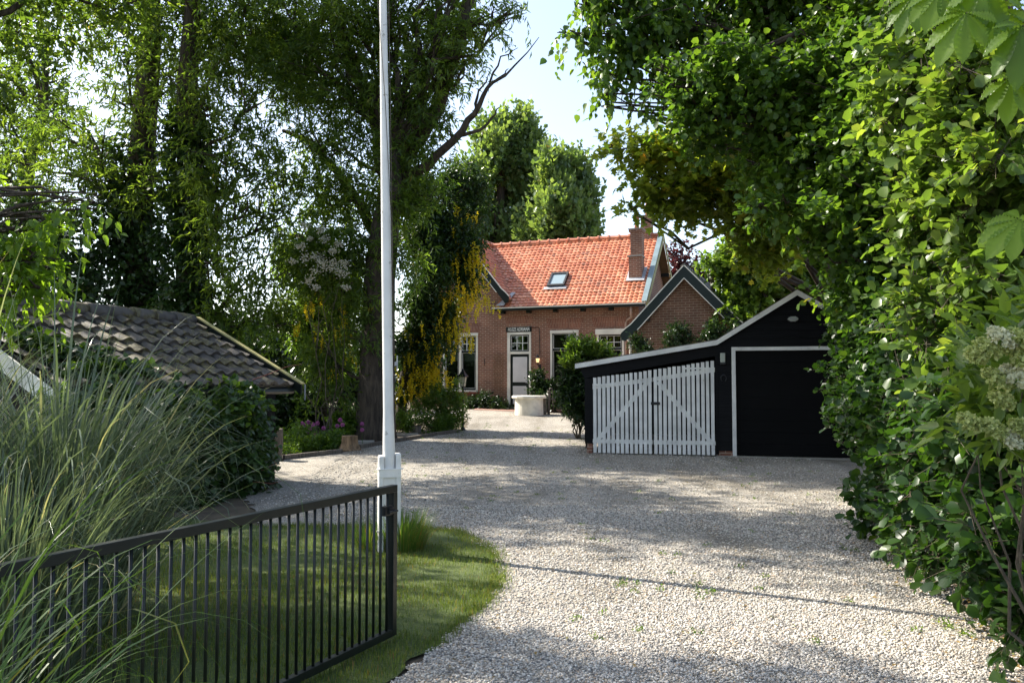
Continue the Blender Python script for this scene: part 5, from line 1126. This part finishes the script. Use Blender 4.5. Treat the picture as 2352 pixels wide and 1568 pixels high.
def umbel(px, py, d, R_, mat, n=420, tilt=(.3, -.6, .75)):
    c = at(px, py, d) - eb; nn = Vector(tilt).normalized(); a = nn.cross(Vector((0, 1, .2))).normalized(); bq = nn.cross(a)
    q = np.sqrt(rng.random(n)) * R_; ph = rng.random(n) * 6.283
    cl_ = np.round(ph / .7) * .7; ph = ph * .35 + cl_ * .65
    A_, B_ = np.array(a), np.array(bq); N_ = np.array(nn)
    P = np.array(c)[None] + (np.cos(ph) * q)[:, None] * A_ + (np.sin(ph) * q)[:, None] * B_ + N_ * ((R_ * .35 - q * q / R_ * .3) + rng.normal(size=n) * .005)[:, None]
    o = leaves('flower_head', P, nrm(rng.normal(size=P.shape)), nrm(rng.normal(size=P.shape) + N_ * 1.5), np.full(n, .013), 1.0, M[mat], 'diamond', el)
    mb = MB()
    for k in range(7):
        e = c + (a * math.cos(k * .9) + bq * math.sin(k * .9)) * R_ * .6 + nn * R_ * .25; mb.tube([c - nn * R_ * .9, e], [.002, .0012], 4, cap=False)
    mb.build('stalk', 'umbel_green', o)
for px, py, r_, m_ in ((2300, 778, .05, 'petal_cream'), (2268, 800, .045, 'umbel_green'), (2240, 818, .035, 'umbel_green'), (2335, 870, .065, 'petal_cream'), (2340, 820, .05, 'umbel_green'), (2290, 872, .05, 'umbel_green'), (2300, 920, .04, 'umbel_green'), (2225, 970, .04, 'umbel_green'), (2280, 985, .045, 'umbel_green'), (2320, 1010, .04, 'petal_cream'), (2345, 780, .05, 'umbel_green'), (2345, 985, .04, 'umbel_green')):
    umbel(px, py, 2.75, r_, m_, 700)
# horse chestnut: big palmate leaves close to the camera, one mesh of real leaflets with ribs
def chestnut():
    t = thing('horse_chestnut', 'horse chestnut twigs with large ribbed hanging leaves at the top right corner', 'tree', (2.9, 2.7, 0))
    o = Vector(t.location); V = []; F = []; Rr = []; mb = MB()
    mb.tube([Vector((0, 0, 0)), Vector((.05, .05, 1.2)), Vector((.05, 0, 2.2)), Vector((.0, -.05, 3.2))], [.07, .055, .045, .03], 10)
    def leaflet(b, ax, nn, L, W, r):
        ax = ax.normalized(); s = ax.cross(nn).normalized(); nn = s.cross(ax); ns = 22; i0 = len(V)
        for k in range(ns + 1):
            f = k / ns; w = W * (math.sin(math.pi * min(1, f ** 1.5 * 1.02)) ** .8) if 0 < f < 1 else 0
            drop = -.30 * L * f * f; zig = .0022 if k % 2 else -.0022
            c = b + ax * (L * f * (1 - .1 * f)) + Vector((0, 0, drop))
            for e, hh in ((-1, .10), (-.5, .07), (0, 0), (.5, .07), (1, .10)): V.append(tuple(c + s * (w * e * (1 + (.05 if k % 2 else -.05) * abs(e))) + nn * (w * hh * 2 + (zig if abs(e) == .5 else 0) + (zig * 1.5 if abs(e) == 1 else 0)))); Rr.append(r)
        for k in range(ns):
            for e in range(4): a = i0 + k * 5 + e; F.append((a, a + 1, a + 6, a + 5))
    def compound(px, py, d, size, dirpx, root):
        hub = at(px, py, d) - o; dv = (CR * dirpx[0] - CU * dirpx[1] + CF * rng.uniform(-.3, .3)).normalized()
        nn = (-CF * .8 + CU * .7 + CR * -.3 + Vector(rng.normal(size=3)) * .1).normalized(); s = dv.cross(nn).normalized(); r = rng.random()
        for k, an_ in enumerate((-105, -62, -30, 0, 30, 62, 105)):
            L = size * (1 - .0038 * abs(an_)); a_ = R(an_); leaflet(hub, dv * math.cos(a_) + s * math.sin(a_), nn, L, L * .20, min(1, max(0, r + rng.normal() * .1)))
        mb.tube(jag(Vector(root) - o, hub, 3, .02), [.008, .004, .003, .0025], 6)
    rt = at(2420, 60, 2.45)
    compound(2220, 30, 2.3, .15, (-.55, .8), rt); compound(2290, 20, 2.3, .15, (.1, 1), rt); compound(2350, 60, 2.2, .15, (-.1, 1), rt); compound(2160, -20, 2.4, .14, (-.5, .8), rt); compound(2325, 180, 2.35, .13, (-.3, 1), rt); compound(2345, 505, 2.3, .14, (-.75, .55), at(2440, 560, 2.4)); compound(2100, -10, 2.6, .13, (-.4, .8), rt); compound(2260, -40, 2.3, .16, (-.1, 1), rt)
    mb.tube([Vector((.0, -.05, 3.1)), rt - o], [.02, .010], 6); mb.tube([Vector((.05, 0, 2.1)), at(2440, 560, 2.4) - o], [.014, .008], 6)
    mb.build('trunk', 'bark_twig', t, smooth=True)
    np_mesh('crown', np.array(V), np.array(F), M['leaf_chestnut'], np.array(Rr), t, smooth=False)
chestnut()

# ---- bushes by the house and the beds
shrub('laurel_bush', 'large rounded bush with bright new shoots on top, left of the picket gates', 'bush', [C(1335, 835, 21.5, .38), C(1312, 870, 21.5, .36), C(1350, 890, 21.5, .45), C(1375, 840, 21.5, .3), C(1320, 915, 21.3, .33), C(1365, 920, 21.5, .35), C(1320, 940, 21.3, .28), C(1355, 945, 21.3, .28), C(1305, 905, 21.4, .28)], 20000, .095, .42, 'leaf_dark', stems=14, per=7, slen=.2)
bpy.data.objects['laurel_bush'].location.y += 0
shrub('laurel_bush', 'fresh yellow green shoots crowning the dark bush left of the picket gates', 'bush', [C(1330, 808, 21.3, .22, .6), C(1310, 835, 21.2, .18, .6), C(1370, 812, 21.4, .2, .5), C(1350, 800, 21.4, .16, .6), C(1320, 798, 21.4, .10, .8), C(1395, 815, 21.5, .1, .6)], 4500, .10, .4, 'leaf_lime', base=(at(1335, 900, 21.4).x, 21.4, .15), stems=8, per=7, slen=.22, droop=-.4)
shrub('climbing_plant', 'upright dark evergreen climber between the front door and the next window', 'climber', [C(1238, 865, 30.8, .26), C(1240, 895, 30.8, .34), C(1255, 920, 30.6, .35), C(1232, 925, 30.8, .28), C(1265, 885, 30.5, .2), C(1278, 920, 30.2, .35)], 9000, .085, .6, 'leaf_dark', stems=8)
shrub('shrub', 'low dark shrub under the lace curtained window', 'shrub', [C(1110, 925, 32.2, .32), C(1140, 930, 31.9, .3), C(1085, 930, 32.4, .35), C(1165, 937, 31.7, .2)], 7000, .08, .5, 'leaf_dark')
for q, lab_ in (([C(1545, 785, 26.6, .3), C(1560, 765, 26.7, .3), C(1580, 790, 26.7, .3), C(1550, 750, 26.8, .15)], 'dark climber on the annexe wall under the gable point'), ([C(1625, 775, 26.3, .25), C(1645, 765, 26.3, .3), C(1640, 745, 26.4, .15), C(1670, 770, 26.2, .2)], 'dark climber on the annexe wall near the garage roof'), ([C(1462, 785, 27.3, .14), C(1475, 800, 27.2, .14), C(1485, 810, 27.1, .2)], 'small climber by the annexe downpipe')):
    shrub('climbing_plant', lab_, 'climber', q, 2600, .09, .5, 'leaf_dark', stems=5, f=.6)
shrub('garden_shrub', 'airy yellow green shrub beside the lamp post', 'shrub', [C(1010, 905, 23.8, .30), C(985, 930, 23.8, .25), C(1040, 920, 23.9, .28), C(1015, 950, 23.8, .28), C(1045, 885, 23.9, .12, 1.5), C(1005, 880, 23.8, .1, 1.5), C(960, 940, 23.6, .16), C(1055, 945, 23.8, .2)], 6500, .075, .5, 'leaf_lime', stems=10, k=8, f=.42)
shrub('garden_shrub', 'low mixed green plants filling the bed between planter and lamp post', 'shrub', [C(975, 970, 23, .2), C(1005, 978, 23.2, .22), C(1035, 978, 23.4, .2), C(940, 975, 22.8, .16), C(925, 962, 22.6, .18), C(1050, 965, 23.8, .15)], 6500, .07, .4, 'leaf_shrub', stems=9)
shrub('perennial_plants', 'low leafy perennials in front of the alliums', 'plant', [C(680, 1025, 18.3, .18), C(710, 1030, 18.4, .18), C(660, 1010, 18.6, .16), C(740, 1022, 18.6, .2), C(770, 1015, 18.8, .18), C(700, 1005, 19, .16), C(660, 1040, 17.8, .12), C(690, 985, 19.6, .14)], 7500, .07, .45, 'leaf_shrub', stems=14)
shrub('perennial_plants', 'darker clump of perennials just left of the tree stump', 'plant', [C(735, 1015, 18.7, .16), C(760, 1025, 18.6, .15), C(775, 1010, 18.9, .14)], 3500, .06, .4, 'leaf_alder', stems=6)
shrub('perennial_plants', 'leafy plant at the foot of the willow trunk beside the stump', 'plant', [C(800, 985, 20.5, .2), C(785, 965, 20.8, .2), C(815, 965, 20.9, .15)], 3000, .11, .45, 'leaf_shrub', stems=6)
al = [(470, 880), (487, 897), (524, 868), (565, 890), (607, 878), (660, 922), (515, 965), (587, 985), (783, 903), (830, 892), (808, 850), (540, 925), (1005, 885), (1005, 937)]
al_lab = ['leftmost allium head above the left bed', 'allium just below the leftmost one', 'tallest allium of the left pair group', 'allium left of the near twin', 'allium right of its near twin above the lawn', 'faded allium between the two groups', 'low allium near the front of the bed', 'lowest allium of the bed above the dark plants', 'left allium of the group by the willow', 'right allium of the group by the willow', 'topmost allium of the group by the willow', 'pinkish allium in the middle of the left bed', 'upper dark allium in front of the willow trunk', 'lower dark allium in front of the willow trunk']
for k, ((cx, cy), lb) in enumerate(zip(al, al_lab)):
    px, py = 574 + .2563 * cx, 746.5 + .2563 * cy; d = 19.3 + rng.normal() * .2; p = at(px, py, d); g0 = gz(d)
    t = thing('allium', lb + ', purple ball of flowers', 'flower', (p.x, p.y, g0), 0, 'alliums in the bed')
    mb = MB(); mb.tube([(.02, 0, 0), (.0, 0, (p.z - g0) * .5), (0, 0, p.z - g0)], .006, 5); mb.build('stem', 'leaf_shrub', t)
    P = sphere_dirs(260) * .042 * rng.uniform(.8, 1.05, (260, 1)) + np.array([0, 0, p.z - g0]); leaves('flower_head', P, nrm(rng.normal(size=P.shape)), nrm(rng.normal(size=P.shape)), np.full(260, .022), .5, M['petal_pink'], 'diamond', t)
# dark undergrowth closing the view under the crowns
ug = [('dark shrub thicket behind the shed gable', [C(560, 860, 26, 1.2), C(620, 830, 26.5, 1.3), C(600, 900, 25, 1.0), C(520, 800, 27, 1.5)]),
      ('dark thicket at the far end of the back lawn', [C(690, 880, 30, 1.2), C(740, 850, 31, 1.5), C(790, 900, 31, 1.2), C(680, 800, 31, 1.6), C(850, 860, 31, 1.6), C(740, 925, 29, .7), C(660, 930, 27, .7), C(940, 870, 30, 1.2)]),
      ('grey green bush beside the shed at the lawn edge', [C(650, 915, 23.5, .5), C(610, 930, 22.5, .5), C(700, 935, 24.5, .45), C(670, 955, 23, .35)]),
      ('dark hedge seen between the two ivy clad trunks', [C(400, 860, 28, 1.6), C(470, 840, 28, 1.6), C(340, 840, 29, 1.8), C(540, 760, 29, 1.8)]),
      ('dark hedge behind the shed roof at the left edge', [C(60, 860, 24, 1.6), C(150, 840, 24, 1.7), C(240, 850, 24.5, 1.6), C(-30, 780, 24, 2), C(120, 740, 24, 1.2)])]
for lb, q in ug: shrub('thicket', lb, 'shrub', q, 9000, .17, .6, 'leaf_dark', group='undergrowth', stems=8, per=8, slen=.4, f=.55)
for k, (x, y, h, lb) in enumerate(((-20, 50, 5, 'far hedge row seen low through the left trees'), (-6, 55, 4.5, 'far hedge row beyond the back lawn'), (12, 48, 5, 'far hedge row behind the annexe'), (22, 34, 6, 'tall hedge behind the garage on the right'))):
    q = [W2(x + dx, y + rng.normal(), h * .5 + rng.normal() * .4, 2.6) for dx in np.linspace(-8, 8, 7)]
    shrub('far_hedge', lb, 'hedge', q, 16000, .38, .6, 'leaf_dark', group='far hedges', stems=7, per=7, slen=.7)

# ---- ivy over the shed
shl = Vector((NE.x, NE.y, 0))
def on_roof(a, b, h=.05): p = NE + rd * a + (NA - NE) * b + Vector((0, 0, h)); return p
iv = thing('ivy', 'ivy and creeper covering the shed wall and the near part of its roof', 'climber', (NE.x + .6, NE.y + .8, 0))
ivo = Vector(iv.location); cl = []
for a in np.linspace(0.1, 1.9, 8):
    for bq in np.linspace(0, .95, 7):
        if .12 < bq < .80 - a * .42 and a > .2: p = on_roof(a, bq, .03) - ivo; cl.append((p.x, p.y, p.z, .17, .35))
for a in np.linspace(1.8, 3.3, 7): p = on_roof(a, .0, -.10) - ivo; cl.append((p.x, p.y, p.z, .09, .8))
for a in np.linspace(0, 3.35, 12):
    for z in np.linspace(.1, 1.25, 6):
        bul = .08 + .30 * (.6 + .4 * math.sin(a * 5.1)) * math.sin(min(1, max(0, (a - .2) / 3.0)) * 2.8) * (1 - abs(z - .6) * .35); p = NE + rd * a + pd * bul; cl.append((p.x - ivo.x, p.y - ivo.y, z + rng.normal() * .08, rng.uniform(.16, .30), 1.0))
P, A, U, Ls, rr = spray_leaves(cl, 34000, .085, .85, 7, .22, .25, fill=.4, up=.8); leaves('foliage', P, A, U + np.array([.5, -.4, .3]), Ls, .85, M['leaf_ivy'], 'heart', iv, rr)
P, A, U, Ls, rr = spray_leaves([c for c in cl if c[2] > 1.0], 5000, .085, .85, 7, .22, .2, fill=.9, up=.9); leaves('foliage', P, A, U, Ls, .85, M['leaf_shrub'], 'heart', iv, rr)
mb = MB()
for q in ([(150, 0), (400, -30), (680, -160)],): pass
a = at(580, 872, 12.4) - ivo; mb.tube([a, at(620, 858, 12.2) - ivo, at(655, 843, 12.0) - ivo, at(692, 836, 11.9) - ivo], [.008, .006, .005, .002], 5)
for x0, y0, x1, y1 in ((600, 1080, 640, 1060), (560, 1110, 660, 1100)): mb.tube(jag(at(x0, y0, 12) - ivo, at(x1, y1, 11.6) - ivo, 3, .05), [.006, .005, .004, .002], 5)
mb.build('tendril', 'tendril_red', iv)
# dark creeper mass at the far left behind the grass
shrub('creeper', 'dark creeper bush left of the shed behind the tall grass', 'bush', [W2(-5.4, 8.7, .5, .5), W2(-6.0, 8.4, .5, .5), W2(-5.0, 8.4, .4, .45), W2(-6.7, 8.5, .5, .5)], 14000, .085, .8, 'leaf_ivy', 'heart', stems=8)

# ---- pampas grass behind and through the gate
def tussock(name, label, cx, cy, n, Lm, mat, spread=.35, lean=.42, bendm=1.0, W=.011, az_bias=None):
    t = thing(name, label, 'grass', (cx, cy, 0), 0, 'tall grasses at the gate')
    az = rng.random(n) * 6.283
    if az_bias is not None: k = rng.random(n) < az_bias[2]; az = np.where(k, az_bias[0] + rng.normal(size=n) * az_bias[1], az)
    q = np.sqrt(rng.random(n)) * spread; base = np.stack([np.cos(az) * q + rng.normal(size=n) * .05, np.sin(az) * q + rng.normal(size=n) * .05, np.zeros(n)], 1)
    Ls = Lm * rng.uniform(.5, 1.12, n); th0 = np.abs(rng.normal(size=n)) * lean * .5 + q / spread * lean * .35; bend = rng.gamma(2.2, .38, n) * bendm
    tall = rng.random(n) < .05; Ls = np.where(tall, Ls * 1.3, Ls); th0 = np.where(tall, th0 * .4, th0); bend = np.where(rng.random(n) < .12, bend * 1.8, bend)
    blades('blade', base, az, th0, bend, Ls, W * rng.uniform(.5, 1.4, n), M[mat], t, 12, np.clip(rng.beta(2, 3, n) + (rng.random(n) < .05) * .5, 0, .96), twist=.7, pw=3.2)
    return t
tussock('pampas_grass', 'tall silver green grass clump arching over behind the gate', -3.15, 5.7, 1700, 1.9, 'blade_silver', .38, .40, 2.3, .0135)
tussock('pampas_grass', 'silver green grass clump at the left edge behind the gate', -4.0, 5.4, 1300, 2.0, 'blade_silver', .45, .45, 2.2, .0135)
tussock('pampas_grass', 'lower grass clump between the two tall ones right behind the gate bars', -2.85, 4.6, 1500, 1.35, 'blade_silver', .38, .45, 1.6, .009)
tussock('pampas_grass', 'long green blades arching over in front of the gate at the lower left', -2.0, 2.45, 190, 1.65, 'blade_green', .22, .75, 3.0, .008, (.3, .7, .6))
# ---- lawn grass, tufts, weeds, litter, pebbles
def inside(poly, x, y):
    r = np.zeros(len(x), bool); j = len(poly) - 1
    for i in range(len(poly)):
        xi, yi = poly[i]; xj, yj = poly[j]; c = ((yi > y) != (yj > y)) & (x < (xj - xi) * (y - yi) / (yj - yi + 1e-12) + xi); r ^= c; j = i
    return r
def scatter(poly, n, x0, x1, y0, y1):
    x = rng.uniform(x0, x1, n); y = rng.uniform(y0, y1, n); k = inside(poly, x, y); return x[k], y[k]
def gza(y): return np.interp(y, GY, GZ)
x, y = scatter(lawn_near, 170000, -4.2, .8, 2.3, 9.5); n = len(x)
keep = rng.random(n) < np.clip(6.0 / y, .3, 1) * .9 * np.clip(.8 + .5 * (np.sin(x * 3.1 + 2 * np.sin(y * 2.2)) + np.sin(y * 4.3 + x)), .25, 1)
ex_ = [(xa + (xb - xa) * f_, ya + (yb - ya) * f_) for (xa, ya), (xb, yb) in zip(near_edge[2:-1], near_edge[3:]) for f_ in rng.random(int(750 * math.hypot(xb - xa, yb - ya)))]
ex_ = np.array([q for q in ex_ if q[0] > -3.5]); ex_ += rng.normal(size=ex_.shape) * .03 + np.repeat(rng.normal(size=(len(ex_) // 20 + 1, 2)), 20, 0)[:len(ex_)] * .055
x, y = np.concatenate([x, ex_[:, 0]]), np.concatenate([y, ex_[:, 1]]); keep = np.concatenate([keep, np.ones(len(ex_), bool)]); x, y = x[keep], y[keep]; n = len(x)
o = blades('lawn_grass', np.stack([x, y, gza(y) + .004], 1), rng.random(n) * 6.28, rng.random(n) * .5, rng.random(n) * 1.1, rng.uniform(.022, .055, n), np.full(n, .0035), M['blade_lawn'], None, 2); props(o, kind='stuff')
def tuft(name, label, px, py, n, L, mat, r=.12, d=None, lean=.6):
    p = gnd(px, py); az = rng.random(n) * 6.283; q = np.sqrt(rng.random(n)) * r
    t = thing(name, label, 'grass', (p.x, p.y, gz(p.y)))
    blades('blade', np.stack([np.cos(az) * q, np.sin(az) * q, np.zeros(n)], 1), az, rng.random(n) * lean, rng.random(n) * 1.2, L * rng.uniform(.5, 1.1, n), np.full(n, .005), M[mat], t, 5); return t
tuft('grass_tuft', 'long grass tuft growing round the foot of the flagpole', 925, 1262, 900, .42, 'blade_green', .22)
tuft('grass_tuft', 'small grass tuft left of the flagpole seen through the gate bars', 845, 1262, 260, .34, 'blade_green', .12)
# tiny weeds on the gravel
wx, wy = scatter(gravel_poly, 900, -2.5, 6, 3.0, 26); k = rng.random(len(wx)) < .28; wx, wy = wx[k], wy[k]
ex = [gnd(*q) for q in ((2110, 1320), (2140, 1300), (2090, 1300), (2160, 1330), (2140, 1435), (1590, 1362), (1440, 1350), (2070, 1290))]
wx = np.concatenate([wx] + [p.x + rng.normal(size=6) * .08 for p in ex]); wy = np.concatenate([wy] + [p.y + rng.normal(size=6) * .12 for p in ex])
m_ = 22; az = rng.random((len(wx), m_)) * 6.283; q = rng.random((len(wx), m_)) ** .6 * .05
P = np.stack([wx[:, None] + np.cos(az) * q, wy[:, None] + np.sin(az) * q, gza(wy)[:, None] + rng.random((len(wx), m_)) * .03], 2).reshape(-1, 3); n = len(P)
o = leaves('weeds', P, nrm(rng.normal(size=P.shape) + np.array([0, 0, .5])), nrm(rng.normal(size=P.shape) * .4 + np.array([0, 0, 1.])), rng.uniform(.012, .03, n), .5, M['leaf_shrub'], 'diamond'); props(o, kind='stuff')
lx, ly = scatter(gravel_poly, 2600, -2.5, 6, 2.6, 22)
for (xa, ya), (xb, yb) in zip(right_edge[1:-1], right_edge[2:]):
    m_ = int(160 * math.hypot(xb - xa, yb - ya)); f_ = rng.random(m_); lx = np.concatenate([lx, xa + (xb - xa) * f_ - np.abs(rng.normal(size=m_)) * .22 + .1]); ly = np.concatenate([ly, ya + (yb - ya) * f_ + rng.normal(size=m_) * .1])
n = len(lx); P = np.stack([lx, ly, gza(ly) + .018], 1)
o = leaves('leaf_litter', P, nrm(rng.normal(size=P.shape) * np.array([1, 1, .1])), nrm(rng.normal(size=P.shape) * .25 + np.array([0, 0, 1.])), rng.uniform(.012, .045, n), .5, M['leaf_litter'], 'diamond'); props(o, kind='stuff')
# loose pebbles
def pebbles(n, x0, x1, y0, y1, s0, s1, poly):
    x, y = scatter(poly, n, x0, x1, y0, y1); k = (np.abs(x / y) < .70) & (np.sin(x * 1.7 + 1.3 * np.sin(y * .9)) + np.sin(y * 2.3 + x * .8 + 2) + rng.normal(size=n if len(x) == n else len(x)) * .7 > -1.35); x, y = x[k], y[k]; n = len(x)
    t = (1 + 5 ** .5) / 2; V = nrm(np.array([(-1, t, 0), (1, t, 0), (-1, -t, 0), (1, -t, 0), (0, -1, t), (0, 1, t), (0, -1, -t), (0, 1, -t), (t, 0, -1), (t, 0, 1), (-t, 0, -1), (-t, 0, 1)], float))
    F = np.array([(0, 11, 5), (0, 5, 1), (0, 1, 7), (0, 7, 10), (0, 10, 11), (1, 5, 9), (5, 11, 4), (11, 10, 2), (10, 7, 6), (7, 1, 8), (3, 9, 4), (3, 4, 2), (3, 2, 6), (3, 6, 8), (3, 8, 9), (4, 9, 5), (2, 4, 11), (6, 2, 10), (8, 6, 7), (9, 8, 1)])
    s = rng.uniform(s0, s1, n); sc_ = np.stack([s * rng.uniform(.8, 1.35, n), s * rng.uniform(.7, 1.1, n), s * rng.uniform(.45, .8, n)], 1)
    a = rng.random(n) * 6.283; ti = rng.normal(size=n) * .35
    X = V[None] * sc_[:, None] * (1 + rng.normal(size=(n, 12, 1)) * .07); ca_, sa_ = np.cos(a)[:, None], np.sin(a)[:, None]; ct_, st_ = np.cos(ti)[:, None], np.sin(ti)[:, None]
    X = np.stack([X[..., 0], X[..., 1] * ct_ - X[..., 2] * st_, X[..., 1] * st_ + X[..., 2] * ct_], 2); X = np.stack([X[..., 0] * ca_ - X[..., 1] * sa_, X[..., 0] * sa_ + X[..., 1] * ca_, X[..., 2]], 2)
    X += np.stack([x, y, gza(y) + s * .35], 1)[:, None]
    return X.reshape(-1, 3), (np.arange(n)[:, None, None] * 12 + F[None]).reshape(-1, 3), np.repeat(rng.random(n), 12)
parts_ = [pebbles(105000, -1.5, 4.5, 2.9, 6.2, .0035, .0105, gravel_poly), pebbles(75000, -2.2, 6, 6.2, 11, .005, .012, gravel_poly), pebbles(20000, -3.5, 6, 11, 24, .007, .015, gravel_poly)]
off = 0; Vs, Fs, Rs = [], [], []
for v_, f_, r_ in parts_: Vs.append(v_); Fs.append(f_ + off); Rs.append(r_); off += len(v_)
o = np_mesh('gravel_stones', np.concatenate(Vs), np.concatenate(Fs), M['pebble'], np.concatenate(Rs), None, smooth=True); props(o, kind='stuff')
